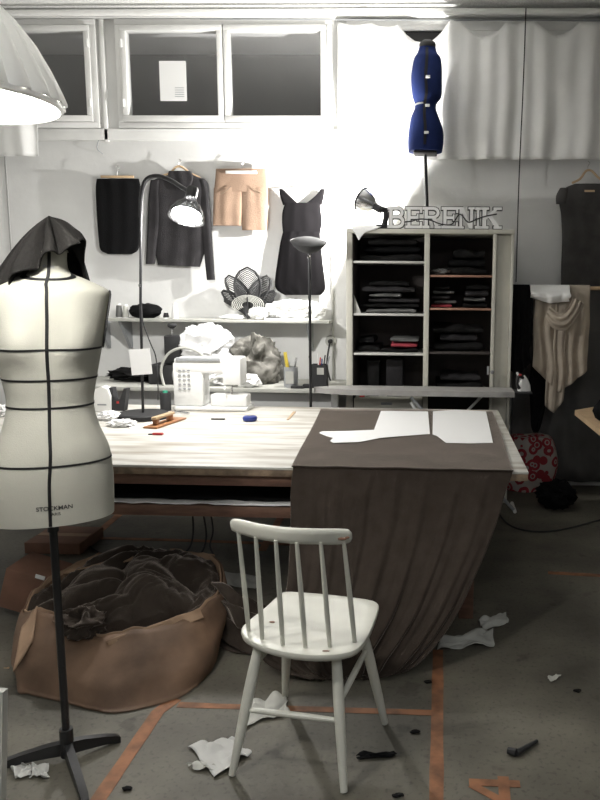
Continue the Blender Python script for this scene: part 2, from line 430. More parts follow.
# light well behind the windows (concrete shaft wall outside, at night)
bm = bmesh.new(); bx(bm, XL, WX1 + .4, YW + .85, YW + .9, WZ0 - .5, ZC + .3)
struct(link('wall_outside', bm, 'night', None, smooth=False))
bm = bmesh.new(); bx(bm, XL, WX1 + .4, YW + .2, YW + .85, WZ1 + .0, WZ1 + .05)
bx(bm, WX1 + .3, WX1 + .4, YW + .2, YW + .85, WZ0, WZ1); bx(bm, XL, WX1 + .4, YW + .2, YW + .85, WZ0 - .1, WZ0 - .05)
struct(link('trim_9', bm, 'reveal', None, smooth=False))
# ceiling pipes / mouldings
bm = bmesh.new(); z = P(300, 17, YW).z
bx(bm, XL, XR, YW - .05, YW, WZ1 + .005, z + .03, .004); struct(link('trim_1', bm, 'trim', None))
struct(tube('trim_2', 'trim', None, [(XL, YW - .12, P(300, 12, YW - .12).z), (XR, YW - .12, P(300, 12, YW - .12).z)], .022, 12))
struct(box('trim_3', 'trim', None, W2X1 + .03, W2X1 + .06, YW - .03, YW, WZ0 - .1, WZ1, .003))
zs = WZ0 - .03
struct(box('trim_4', 'winframe', None, XL, P(338, 140, YW).x, YW - .03, YW, zs - .06, zs + .025, .004))
# vertical wall seams (thin cover strips)
for i, px in enumerate((8,)):
    x = P(px, 200, YW).x; struct(box('trim_%d' % (5 + i), 'wallside', None, x - .006, x + .006, YW - .006, YW, .1, zs - .06, .001))
x = P(333, 300, YW).x
struct(tube('trim_6', 'oldpaper', None, [(x, YW - .02, P(333, 238, YW).z), (x, YW - .02, .8)], .009, 8))
# dark cloth-covered lower wall, right of the cabinet
xa = P(514, 300, YW).x; zt = P(560, 286, 5.93).z
g = loft([[Vector((xa, 5.93, zz)), Vector((1.0, 5.93, zz)), Vector((2.4, 5.93, zz))] for zz in (zt, .8, .05)], 90, 14,
         lambda u, v, p: Vector((0, -.018 * sin(p.x * 28 + N(p.x * 3, v * 2, 1) * 2) - .01, 0)))
bm = bmesh.new(); gridmesh(bm, g)
tag(link('wall_curtain', bm, 'darkpanel', None, solid=.006), 'dark grey cloth covering the lower wall right of the cabinet', 'curtain')

# window papers & small things stuck on the glass
a, b = P(159, 61, YW - .01), P(187, 101, YW - .01)
nt_ = tag(box('taped_note', 'paper', None, a.x, b.x, YW - .012, YW - .008, b.z, a.z, 0), 'white printed paper sheet taped to the dark window pane', 'paper')
for k in range(5):
    zz = b.z + .03 + k * .016
    box('printed_line', 'greyplastic', nt_, b.x - .09, b.x - .02, YW - .0135, YW - .0122, zz, zz + .004, 0)

# ------------------------------------------------------------------ white curtain pinned along the wall
def curtain(name, pins, y, zb_py, label, deep=.05, seed=0):
    """pins: (px, py) top outline alternating pinned points and sags"""
    n = len(pins); tops = [P(px, py, y) for px, py in pins]
    bot = [P(px, zb_py, y) for px, py in pins]
    nu = n * 22
    top = []
    for i in range(nu):   # parabolic sags between the pins
        t = i / (nu - 1) * (n - 1); a = min(int(t), n - 2); f = t - a
        p = tops[a].lerp(tops[a + 1], f); top.append(p)
    g = []
    nv = 30
    for j in range(nv):
        v = j / (nv - 1); row = []
        for i in range(nu):
            u = i / (nu - 1); p = top[i].copy(); q = bot[0].lerp(bot[-1], u)
            p = Vector((p.x, p.y, p.z + (q.z - p.z) * v))
            x = p.x
            f = .55 * sin(x * 19 + 1.7 * N(x * 1.3, v * 1.2, seed)) + .45 * sin(x * 41 + 2.5 * N(x * 2, v * 1.5 + 4, seed)) + N(x * 5, v * 3, seed + 2)
            p.y += -deep * (.5 + .45 * f * (.45 + .55 * v)) 
            row.append(p)
        g.append(row)
    bm = bmesh.new(); gridmesh(bm, g)
    return tag(link(name, bm, 'curtain', None, solid=.003, sharp=180), label, 'curtain')
def scallop(pins):
    out = []
    for i in range(len(pins) - 1):
        (x0, y0), (x1, y1) = pins[i], pins[i + 1]
        s = pins[i][2] if len(pins[i]) > 2 else 0
        for k in range(5): f = k / 5; out.append((x0 + (x1 - x0) * f, y0 + (y1 - y0) * f + s * 4 * f * (1 - f)))
    out.append(pins[-1][:2]); return out
def fix(p): return [(a[0], a[1], a[2] if len(a) > 2 else 0) for a in p]
def scl(pins):
    out = []
    for i in range(len(pins) - 1):
        x0, y0, s = pins[i]; x1, y1, _ = pins[i + 1]
        for k in range(6): f = k / 6; out.append((x0 + (x1 - x0) * f, y0 + (y1 - y0) * f + s * 4 * f * (1 - f)))
    out.append(pins[-1][:2]); return out
curtain('white_curtain', scl([(338, 22, 4), (372, 24, 3), (398, 26, 20), (450, 22, 0), (460, 22, 15), (506, 24, 0), (518, 24, 0), (534, 22, 14), (580, 22, 3), (625, 22, 0)]), YW - .05, 160,
        'long white cloth pinned in scallops behind the blue dress form', .06, 1)
curtain('white_curtain', scl([(-75, 30, 2), (-30, 24, 2), (10, 30, 2), (34, 60, 0)]), YW - .12, 157, 'white cloth hanging behind the pendant lamp', .06, 5)
# loose gathered end below the lamp
c_ = bpy.data.objects['white_curtain.001']
# curtain wire
tube('curtain_wire', 'greyplastic', None, [P(200, 19, YW - .09), P(420, 20, YW - .09), P(640, 21, YW - .09)], .004, 6)
tag(bpy.data.objects['curtain_wire'], 'thin taut wire running above the white curtain', 'wire')
pc = tag(tube('hanging_cable', 'blackmatte', None, [P(526, 8, YW - .17), P(523, 90, YW - .16), P(519, 180, YW - .15), P(516, 282, YW - .14)], .0045, 6, 20),
    'thin black cable hanging down the wall over the curtain', 'cable')

# ------------------------------------------------------------------ floor tape
TK = [0]
def strip(name, label, pts, w, z=.0012, m='tape'):
    TK[0] += 1; z = .0010 + .0003 * TK[0]
    bm = bmesh.new(); pts = [Vector(p) for p in pts]; L = []; R = []
    pts = [p for k in range(len(pts) - 1) for p in [pts[k].lerp(pts[k + 1], i / 8) for i in range(8)]] + [pts[-1]]
    for i, p in enumerate(pts):
        t = (pts[min(i + 1, len(pts) - 1)] - pts[max(i - 1, 0)]).normalized(); s = Vector((-t.y, t.x, 0)) * w / 2 * (1 + .12 * N(p.x * 9, p.y * 9, 3))
        L.append(Vector((p.x, p.y, z)) + s); R.append(Vector((p.x, p.y, z)) - s)
    slab(bm, [(p.x, p.y) for p in L] + [(p.x, p.y) for p in R[::-1]], .0006, z)
    return tag(link(name, bm, m, None, smooth=False), label, 'tape')
strip('floor_tape', 'orange floor stripe running straight towards the table from the bottom edge', [G(436, 830), G(438, 650)], .045)
strip('floor_tape', 'orange floor stripe crossing behind the white chair legs', [G(178, 705), G(300, 709), G(434, 713)], .035)
strip('floor_tape', 'orange floor stripe slanting past the tripod foot at lower left', [G(88, 815), G(158, 712), G(176, 699)], .05)
strip('floor_tape', 'orange floor stripe under the table beside the mannequin', [G(88, 541), G(127, 508)], .05)
strip('floor_tape', 'orange floor stripe under the table behind the chair back', [G(262, 551), G(286, 508)], .05)
strip('floor_tape', 'long faint orange floor stripe crossing under the table', [G(90, 538), G(200, 541), G(300, 545)], .04)
strip('floor_tape', 'faint orange floor stripe at the right edge of the photo', [G(548, 573), G(640, 578)], .04)
n4 = thing('floor_number', 'orange number 4 taped on the floor at lower right', 'marking', G(494, 790))
def fbar(p, q, w):
    p, q = Vector(p), Vector(q); t = (q - p).normalized(); s = Vector((-t.y, t.x, 0)) * w / 2
    bm = bmesh.new(); slab(bm, [(v.x, v.y) for v in (p + s, p - s, q - s, q + s)], .0012, .0018 + w * .02); return link('stroke', bm, 'tape', n4, smooth=False)
fbar(G(469, 782.5), G(520, 784.5), .034); fbar(G(503, 777), G(506, 812), .036); fbar(G(471, 785), G(507, 804), .030)

# ------------------------------------------------------------------ big work table
ZT = .75
A = G(530, 472, ZT); B = G(497, 410, ZT)
tx1 = (A.x + B.x) / 2; ty0 = A.y; ty1 = B.y; tx0 = -2.75
tb = thing('work_table', 'large wooden cutting table with a worn whitish top and lower shelf', 'table', (-1.2, 4, 0))
box('tabletop', 'ply', tb, tx0, tx1, ty0, ty1, ZT - .012, ZT, .002)
box('top_edge', 'edge', tb, tx0 + .002, tx1 - .002, ty0 + .002, ty1 - .002, ZT - .045, ZT - .0125, .002)
box('front_rail', 'redwood', tb, tx0 + .1, tx1 - .2, ty0 + .03, ty0 + .06, ZT - .10, ZT - .046, .003)
zsf = G(200, 503, .57).z; 
box('lower_shelf', 'redwood', tb, tx0 + .1, tx1 - .22, ty0 + .02, ty1 - .35, .50, .552, .003)
box('shelf_cover', 'darkcloth', tb, tx0 + .12, tx1 - .24, ty0 + .05, ty1 - .38, .5525, .556, .001)
g = [[Vector((tx0 + .12 + (tx1 - tx0 - .4) * i / 160, ty0 + .018 + .07 * j / 4 + (.012 * N(i * .11, 3, 0) if j == 4 else 0), .559 + .012 * abs(N(i * .13, j * .4, 2)))) for i in range(161)] for j in range(5)]
bm = bmesh.new(); gridmesh(bm, g); link('shelf_paper', bm, 'paper', tb, solid=.0015, sharp=40)
for (x, y) in ((tx1 - .27, ty0 + .1), (tx1 - .27, ty1 - .12), (-1.0, ty1 - .12), (tx0 + .1, ty0 + .1), (tx0 + .1, ty1 - .12)):
    box('leg', 'redwood', tb, x - .035, x + .035, y - .035, y + .035, 0, ZT - .046, .004)
# thin paper lying on the table left end
g = loft([[G(118, 462, ZT + .002), G(180, 463, ZT + .002), G(240, 464, ZT + .002)], [G(160, 452, ZT + .002), G(200, 452, ZT + .002), G(236, 452, ZT + .002)]], 4, 3)

# brown fabric on the table, hanging to the floor
def FT(px, py): 
    p = G(px, py, ZT + .007); return p
yF = ty0 - .012
rows = []
def hang(px, py, y): return P(px, py, y)
rows.append([FT(321, 409.5), FT(365, 409.5), FT(410, 409.5), FT(455, 410), FT(492, 410.5)])
rows.append([FT(312, 428), FT(365, 428), FT(410, 428), FT(455, 428), FT(499, 428)])
rows.append([FT(300, 450), FT(350, 450), FT(410, 451), FT(460, 452), FT(507, 453)])
r = [G(291, 467, ZT + .007), G(350, 468, ZT + .007), G(405, 469, ZT + .007), G(460, 470, ZT + .007), G(513, 471.5, ZT + .007)]
for p in r: p.y = max(p.y, ty0 + .004)
rows.append(r)
r = [G(291, 470, ZT + .005), G(350, 470, ZT + .005), G(405, 471, ZT + .005), G(460, 472, ZT + .005), G(514, 474, ZT + .005)]
for p in r: p.y = yF; p.z = ZT + .004
rows.append(r)
for py, xl, xr, dd, sag in ((490, 291, 506, .03, 3), (520, 291, 497, .07, 2), (550, 290, 486, .13, 2), (580, 288, 473, .19, 2), (610, 282, 459, .24, 2), (635, 270, 443, .27, 3), (655, 262, 426, .29, 5), (668, 280, 409, .30, 6), (676, 310, 382, .31, 3)):
    rr = []
    for k in range(5):
        f = k / 4; pyk = py + sag * sin(f * PI) * (1 if py < 600 else .8)
        rr.append(P(xl + (xr - xl) * f, pyk, yF - dd * (yF - G(350, 678).y) / .31 + .04 * (f - .5) * (dd / .3)))
    rows.append(rr)
def dfold(u, v, p):
    if p.z > ZT - .01:
        return Vector((0, 0, .0035 * max(0, N(p.x * 7, p.y * 7, 2) + .3)))
    h = min(1, (ZT - p.z) / .5)
    ph = u * 2 * PI * 7 + 2.2 * N(u * 3, v * 2, 5)
    f = sin(ph) * .6 + sin(u * 2 * PI * 15 + 3 * N(u * 6, v * 2, 8)) * .3 + .4 * N(u * 14, v * 3, 1)
    sm = .2 + .8 * h
    return Vector((.006 * f * h, -.018 * (f + .7) * sm, .0))
g = loft(rows, 150, 110, dfold)
for row in g:
    for p in row:
        if p.z < .006: p.z = .006
        if p.z < ZT - .004 and p.y > yF: p.y = yF
bm = bmesh.new(); gridmesh(bm, g)
fab = thing('draped_fabric', 'dark brown jersey fabric laid over the table and hanging to the floor', 'fabric', (0, ty0, 0))
link('fabric_sheet', bm, 'brown', fab, solid=.004, sharp=180)
# trail of the same fabric running to the box
g = loft([[P(212, 582, 3.30), P(216, 600, 3.2), P(216, 622, 3.15), P(218, 650, 3.12)],
          [P(226, 588, 3.22), P(232, 612, 3.13), P(234, 638, 3.08), P(232, 660, 3.06)],
          [P(250, 600, 3.2), P(254, 625, 3.12), P(256, 650, 3.03), P(256, 668, 3.02)],
          [P(278, 612, 3.2), P(280, 634, 3.12), P(282, 658, 3.04), P(284, 675, 3.00)],
          [P(306, 622, 3.2), P(310, 640, 3.12), P(314, 660, 3.05), P(318, 676, 3.02)]], 50, 60,
         lambda u, v, p: Vector((0, -.02 * sin(u * 20 + 4 * N(v * 3, u * 3, 4)), .014 * sin(u * 24 + v * 3))))
for row in g:
    for p in row: p.z = max(p.z, .006)
bm = bmesh.new(); gridmesh(bm, g); link('fabric_trail', bm, 'brown', fab, solid=.004, sharp=180)

# white paper patterns on the fabric
def pat(pts, label, z=ZT + .0145):
    poly = [G(x, y, z) for x, y in pts]; bm = bmesh.new(); slab(bm, [(p.x, p.y) for p in poly], z, z + .0012)
    return tag(link('pattern_piece', bm, 'paper', None, smooth=False), label, 'paper pattern')
pat([(381, 411), (428, 411.5), (430, 434), (404, 436), (380, 438), (360, 442), (346, 442.5), (333, 443), (330, 441), (333, 438), (326, 436), (319, 433), (322, 431.5), (350, 431), (374, 430)],
    'white paper pattern piece with a long narrow arm, left of the gap')
pat([(433, 411.5), (456, 409.8), (486, 411.5), (493, 443), (470, 443.5), (446, 443), (441, 439), (437, 436), (432.5, 434.5)],
    'squarish white paper pattern piece near the right table corner')

# ------------------------------------------------------------------ white spindle chair
ZS = .44
feet = {'rl': G(232, 776), 'rr': G(344, 793), 'fr': G(385, 724), 'fl': G(285, 697)}
ch = thing('spindle_chair', 'white painted wooden spindle-back chair with chipped paint before the table', 'chair', G(300, 730))
outline = [(241, 633), (246, 640), (262, 648), (283, 653.5), (305, 656.5), (327, 657), (345, 655), (358, 650), (368, 638), (375, 622), (379, 609), (377, 604), (366, 600.5), (330, 596), (300, 593.5), (286, 593), (279, 596), (266, 608), (252, 619), (243, 627)]
top = [G(x, y - 2, ZS) for x, y in outline]
k = len(top); sm = []
for i in range(k):
    p0, p1, p2, p3 = top[i - 1], top[i], top[(i + 1) % k], top[(i + 2) % k]
    for f in (0, .5): sm.append(.5 * ((2 * p1) + (p2 - p0) * f + (2 * p0 - 5 * p1 + 4 * p2 - p3) * f * f + (3 * p1 - p0 - 3 * p2 + p3) * f ** 3))
cen = sum(sm, Vector()) / len(sm)
bm = bmesh.new(); rings = []
for sc, z in ((.55, ZS - .030), (.93, ZS - .030), (.985, ZS - .022), (1.0, ZS - .010), (.99, ZS - .002), (.97, ZS), (.8, ZS - .004), (.5, ZS - .009), (.2, ZS - .011)):
    rings.append([bm.verts.new((cen.x + (p.x - cen.x) * sc, cen.y + (p.y - cen.y) * sc, z)) for p in sm])
for i in range(len(rings) - 1):
    for j in range(len(sm)): bm.faces.new((rings[i][j], rings[i][(j + 1) % len(sm)], rings[i + 1][(j + 1) % len(sm)], rings[i + 1][j]))
bm.faces.new(rings[0][::-1]); bm.faces.new(rings[-1]); link('seat', bm, 'whitepaint', ch, sharp=50)
tops = {'rl': G(259, 643, ZS - .02), 'rr': G(336, 650, ZS - .02), 'fr': G(362, 628, ZS - .02), 'fl': G(288, 612, ZS - .02)}
for kk in feet:
    a, b = tops[kk], feet[kk].copy(); b.z = 0.004
    tube('leg', 'whitepaint', ch, [a, a.lerp(b, .3), a.lerp(b, .7), b], [.015, .0185, .016, .0115], 14, 16)
def lp(kk, f): return tops[kk].lerp(feet[kk], f)
tube('stretcher', 'whitepaint', ch, [lp('rl', .17), lp('rl', .17).lerp(lp('fl', .13), .5), lp('fl', .13)], [.008, .011, .008], 10, 8)
tube('stretcher', 'whitepaint', ch, [lp('rr', .38), lp('rr', .38).lerp(lp('fr', .2), .5), lp('fr', .2)], [.008, .011, .008], 10, 8)
sp_ = [lp('rl', .5), lp('rl', .5).lerp(lp('rr', .5), .5), lp('rr', .5)]
tube('stretcher', 'whitepaint', ch, sp_, [.008, .011, .008], 10, 8)
sb = [(249, 631), (262.5, 639), (283, 645), (305.5, 647), (330, 646), (355, 642)]
st = [(238.5, 533), (256, 540), (276, 543.5), (297, 545.5), (321, 545), (344, 544)]
sbw = [G(x, y, ZS - .004) for x, y in sb]
back_dir = (tops['rl'] + tops['rr'] - tops['fl'] - tops['fr']); back_dir.z = 0; back_dir.normalize()
stw = []
for i, (x, y) in enumerate(st):
    b = sbw[i]; t = P(x, y, 1); d = ray(x, y)
    # top lies on the plane leaning back from the spindle foot
    yy = b.y + back_dir.y * .085; stw.append(P(x, y, yy))
for i in range(6):
    tube('spindle', 'whitepaint', ch, [sbw[i] - Vector((0, 0, .012)), sbw[i].lerp(stw[i], .4), stw[i] + (stw[i] - sbw[i]) * .03], [.007, .0085, .006], 10, 10)
# crest rail
rl = [(231.5, 524), (240, 526.5), (262, 532), (290, 535.5), (318, 536.5), (340, 536.5), (351.5, 535.5)]
hh = [6.5, 8.5, 9, 9, 9, 9, 7]
g = []
cr = []
for i, (x, y) in enumerate(rl):
    xx = max(238, min(344, x)); j = 0
    while j < 4 and st[j + 1][0] < xx: j += 1
    f = (x - st[j][0]) / (st[j + 1][0] - st[j][0]); yy = stw[j].y + (stw[j + 1].y - stw[j].y) * f + (.0)
    cr.append(P(x, y, yy))
crs = catmull(cr, 30); hs = [v.x for v in catmull([(h, 0, 0) for h in hh], 30)]
upv = (stw[2] - sbw[2]).normalized()
bm = bmesh.new(); rings = []
for i, p in enumerate(crs):
    t = (crs[min(i + 1, 29)] - crs[max(i - 1, 0)]).normalized(); n_ = t.cross(upv).normalized(); f = i / 29
    e = min(f, 1 - f); h = hs[i] / 345 * (1 if e > .04 else (.55 + .45 * e / .04)); w = .0095 * (1 if e > .02 else .6)
    rings.append([bm.verts.new(p + upv * h * s1 + n_ * w * s2) for s1, s2 in ((1, .35), (.88, .85), (.4, 1), (-.4, 1), (-.88, .85), (-1, .35), (-1, -.35), (-.88, -.85), (-.4, -1), (.4, -1), (.88, -.85), (1, -.35))])
for i in range(29):
    for j in range(12): bm.faces.new((rings[i][j], rings[i][(j + 1) % 12], rings[i + 1][(j + 1) % 12], rings[i + 1][j]))
bm.faces.new(rings[0][::-1]); bm.faces.new(rings[-1]); crest = link('crest_rail', bm, 'whitepaint', ch, sharp=60)
# chipped paint marks
def chip(p, s, nrm=(0, 0, 1), nm='paint_chip', par=None):
    bm = bmesh.new(); bmesh.ops.create_icosphere(bm, subdivisions=1, radius=1)
    for v in bm.verts: v.co = Vector(p) + Vector((v.co.x * s[0], v.co.y * s[1], v.co.z * s[2]))
    return link(nm, bm, 'redcard', par)
chip(G(272, 622, ZS - .006), (.012, .006, .003), par=ch); chip(G(326, 651, ZS - .001), (.014, .004, .003), par=ch)
chip(cr[5] + Vector((.006, -.010, -.004)), (.020, .004, .005), par=ch); chip(cr[5] + Vector((.024, -.011, .001)), (.008, .004, .004), par=ch)

# ------------------------------------------------------------------ dress form (foreground)
YFm = 2.27
def form_rows(spec, y): return spec
class Form:
    def __init__(s, rows, y, bust=0, e=.95, yaw=0):
        # rows (py, pxl, pxr, depth_front, depth_back)
        s.y = y; s.b = bust; s.e = e; s.yaw = yaw; k_ = cos(yaw)
        s.r = []
        for py, xl, xr, df, db in rows:
            a, b = P(xl, py, y), P(xr, py, y); s.r.append(((a.z + b.z) / 2, (a.x + b.x) / 2, (b.x - a.x) / 2 * k_, df, db))
        s.top = s.r[0][0]; s.bot = s.r[-1][0]
        s.s = [catmull([Vector((r[0], r[1], r[2])) for r in s.r], 200), catmull([Vector((r[3], r[4], 0)) for r in s.r], 200)]
    def sec(s, z):
        A_ = s.s[0]
        for i in range(199):
            if A_[i].z if False else (A_[i].x >= z >= A_[i + 1].x): 
                f = (A_[i].x - z) / max(1e-9, A_[i].x - A_[i + 1].x); q = A_[i].lerp(A_[i + 1], f); w = s.s[1][i].lerp(s.s[1][i + 1], f)
                return q.y, q.z, w.x, w.y
        q = A_[0] if z > A_[0].x else A_[-1]; w = s.s[1][0] if z > A_[0].x else s.s[1][-1]
        return q.y, q.z, w.x, w.y
    def pt(s, th, z, off=0):
        cx, hw, df, db = s.sec(z)
        c_, s_ = cos(th), sin(th)
        x = hw * (abs(c_) ** s.e) * (1 if c_ > 0 else -1); dd = db if s_ > 0 else df
        y = dd * (abs(s_) ** s.e) * (1 if s_ > 0 else -1)
        if s.b and s_ < 0:
            for sg in (-1, 1):
                y -= s.b * math.exp(-((x - sg * .088) / .055) ** 2 - ((z - s.bz) / (.055 if z < s.bz else .085)) ** 2)
        if off:
            n = Vector((x / max(hw, .01) ** 2, y / max(dd, .01) ** 2, 0)).normalized(); x += n.x * off; y += n.y * off
        cy_, sy_ = cos(s.yaw), sin(s.yaw)
        return Vector((cx + x * cy_ - y * sy_, s.y + x * sy_ + y * cy_, z))
    def mesh(s, n=72, nz=110, z0=None, z1=None):
        z0 = s.top if z0 is None else z0; z1 = s.bot if z1 is None else z1
        g = [[s.pt(2 * PI * k / n, z0 + (z1 - z0) * i / nz) for k in range(n)] for i in range(nz + 1)]
        bm = bmesh.new(); vs = gridmesh(bm, g, True)
        bm.faces.new(vs[0][::-1]); bm.faces.new(vs[-1]); return bm
    def band(s, z, w=.004, t0=0, t1=2 * PI, off=.0015, zf=None, n=80):
        g = []
        for kz in (-1, 1):
            row = [s.pt(t0 + (t1 - t0) * k / n, (zf(k / n) if zf else z) + kz * w / 2, off) for k in range(n + 1)]
            g.append(row)
        bm = bmesh.new(); gridmesh(bm, g); bmesh.ops.solidify(bm, geom=bm.faces[:], thickness=.0015); return bm
    def vband(s, th, z0, z1, w=.005, n=70):
        g = []
        for i in range(n + 1):
            z = z0 + (z1 - z0) * i / n; a = s.pt(th - .02, z, .0018); b = s.pt(th + .02, z, .0018); d = (b - a).normalized(); c = s.pt(th, z, .0018)
            g.append([c - d * w / 2, c + d * w / 2])
        bm = bmesh.new(); gridmesh(bm, g); bmesh.ops.solidify(bm, geom=bm.faces[:], thickness=.0015); return bm
fm = Form([(252, 33, 67, .055, .055), (262, 33, 67, .055, .057), (272, 29, 70, .058, .062), (278, 14, 84, .07, .075), (284, -3, 98, .085, .085), (290, -12, 109, .098, .09), (300, -12, 109, .108, .095),
           (320, -8, 106, .115, .1), (350, -4, 102, .118, .105), (380, 4, 97, .112, .1), (403, 8, 94, .105, .098), (425, 4, 99, .115, .105), (450, -5, 110, .128, .118), (475, -11, 114, .132, .122), (497, -11, 115, .128, .118), (516, -10, 115, .124, .115)], YFm, bust=.03, yaw=math.radians(25))
fm.bz = P(50, 345, YFm).z
df_ = thing('dress_form', 'ecru linen dressmaker torso with black guide tapes on a black tripod', 'mannequin', (fm.r[-1][1], YFm, 0))
torso = link('torso', fm.mesh(), 'linen', df_, sharp=60)
# neck cap
zt_ = fm.top; zb_ = fm.bot
turned('neck_cap', 'linen', df_, [(.052, 0), (.05, .006), (.03, .012), (0, .013)], (fm.r[0][1], YFm, zt_), 24)
zz = lambda py: P(50, py, YFm - .10).z
for py in (350, 381, 409, 466):
    link('guide_tape', fm.band(zz(py), .0065), 'blackmatte', torso)
th_c = -PI / 2 + .03
link('centre_seam', fm.vband(-PI / 2, zt_ - .002, zb_ + .002, .0095), 'blackmatte', torso)
link('neck_tape', fm.band(0, .007, PI * 1.05, PI * 1.95, zf=lambda f: P(50, 272, YFm - .06).z - .022 * sin(f * PI)), 'blackmatte', torso)
# arm plates (armhole cover, edged with black)
for sg, th in ((1, 0), (-1, PI)):
    g = []
    bmA = bmesh.new(); pts_ = []
    for k in range(24):
        a = 2 * PI * k / 24; z = P(105, 320, YFm).z + .088 * sin(a); 
        q = fm.pt(th, z, .003); pts_.append(q + Vector((-sin(fm.yaw), cos(fm.yaw), 0)) * .052 * cos(a))
    c_ = sum(pts_, Vector()) / 24 + Vector((sg * .004, 0, 0)); vv = [bmA.verts.new(p) for p in pts_]; vc = bmA.verts.new(c_)
    for k in range(24): bmA.faces.new((vv[k], vv[(k + 1) % 24], vc))
    bmesh.ops.solidify(bmA, geom=bmA.faces[:], thickness=.003)
    ap = link('arm_plate', bmA, 'linen', df_)
    tube('arm_plate_edge', 'blackmatte', ap, pts_ + [pts_[0]], .0028, 6)
# lettering
def on_form(cxp, cyp, size):
    z0 = P(50, cyp, YFm - .10).z; x0 = fm.sec(z0)[0] + (cxp - 53) / 306
    def fn(x, y):
        z = z0 + y; cx, hw, d1, d2 = fm.sec(z); c_ = max(-1, min(1, (x0 + x - cx) / hw)); c2 = abs(c_) ** (1 / fm.e) * (1 if c_ > 0 else -1)
        return fm.pt(-math.acos(c2), z, .0012)
    return fn
text_mesh('STOCKMAN', .0185, on_form(57, 509, 1), 'ink', 'maker_mark', torso)
text_mesh('PARIS', .013, on_form(57, 514.5, 1), 'ink', 'maker_mark', torso)
text_mesh('Paris', .016, on_form(53, 268, 1), 'greyplastic', 'neck_mark', torso)
# stand
hub = G(67, 753); hub.z = .07; hub = P(67, 745, YFm)
tp = Vector((fm.r[-1][1], YFm, zb_))
turned('base_plate', 'blackmatte', df_, [(.10, -.006), (.10, 0), (.03, .0)], (tp.x, YFm, zb_ - .001), 32)
tube('pole', 'black', df_, [tp + Vector((0, 0, .02)), Vector((hub.x, YFm, .09))], .0125, 14)
tube('pole_sleeve', 'black', df_, [tp + Vector((0, 0, -.005)), tp + Vector((0, 0, -.05))], .017, 14)
tube('hub', 'black', df_, [Vector((hub.x, YFm, .115)), Vector((hub.x, YFm, .018))], .022, 14)
hc = Vector((hub.x, YFm, .085))
for e in (G(120, 741), G(2, 768), G(86, 806)):
    d = e - Vector((hc.x, hc.y, 0)); d.z = 0; e2 = Vector((hc.x, hc.y, 0)) + d
    bm = bmesh.new()
    L_ = []; sd = Vector((-d.y, d.x, 0)).normalized()
    for f, zc, h, w in ((0, .048, .022, .013), (.3, .042, .020, .013), (.7, .028, .015, .012), (.93, .016, .013, .012), (1, .010, .010, .010)):
        p = Vector((hc.x, hc.y, 0)) + d * f; L_.append([p + sd * w + Vector((0, 0, zc + h)), p - sd * w + Vector((0, 0, zc + h)), p - sd * w + Vector((0, 0, max(0.0, zc - h))), p + sd * w + Vector((0, 0, max(0, zc - h)))])
    vs = gridmesh(bm, L_, True); bm.faces.new(vs[0][::-1]); bm.faces.new(vs[-1]); link('leg', bm, 'black', df_, sharp=40)

# charcoal cloth thrown over the neck of the form
yh = YFm
apex = P(49, 217, yh)
bd = [(66, 250, -.07), (80, 243, -.06), (85, 238, -.01), (84, 250, .04), (92, 280, .05), (80, 284, .09), (50, 276, .1), (10, 290, .11), (-25, 310, .1), (-34, 335, .02), (-30, 330, -.07), (-8, 300, -.10), (2, 290, -.105), (20, 277, -.10), (33, 268, -.09), (44, 258, -.085), (56, 253, -.08)]
bdw = [P(x, y, yh + d) for x, y, d in bd]
loop = []
kb = len(bdw)
for i in range(kb):
    p0, p1, p2, p3 = bdw[i - 1], bdw[i], bdw[(i + 1) % kb], bdw[(i + 2) % kb]
    for q in range(7):
        f = q / 7; loop.append(.5 * ((2 * p1) + (p2 - p0) * f + (2 * p0 - 5 * p1 + 4 * p2 - p3) * f * f + (3 * p1 - p0 - 3 * p2 + p3) * f ** 3))
g = []; nr = 26
nl = len(loop)
for i in range(1, nr + 1):
    f = i / nr; row = []
    for j, p in enumerate(loop):
        hx = Vector((p.x - apex.x, p.y - apex.y, 0)); rr = hx.length; 
        z = apex.z + (p.z - apex.z) * (f ** 1.05)
        bul = sin(f * PI) * .008
        fold = sin(j / nl * 2 * PI * 8 + 2.0 * N(j * .05, f * 1.2, 3)) * .6 + N(j / nl * 22, f * 1.5, 2) * .5
        s_ = .025 * fold * sin(min(1, f * 1.5) * PI * .5)
        o = hx.normalized() if rr > 1e-6 else Vector()
        row.append(Vector((apex.x, apex.y, z)) + hx * f ** .85 + o * (bul + s_) + Vector((0, 0, s_ * .6)))
    g.append(row)
bm = bmesh.new(); vs = gridmesh(bm, g, True); vt = bm.verts.new(apex + Vector((0, 0, .002)))
for j in range(nl): bm.faces.new((vt, vs[0][(j + 1) % nl], vs[0][j]))
tag(link('draped_cloth', bm, 'hood', None, solid=.004, sharp=180), 'charcoal cloth thrown over the neck of the ecru dress form', 'cloth')

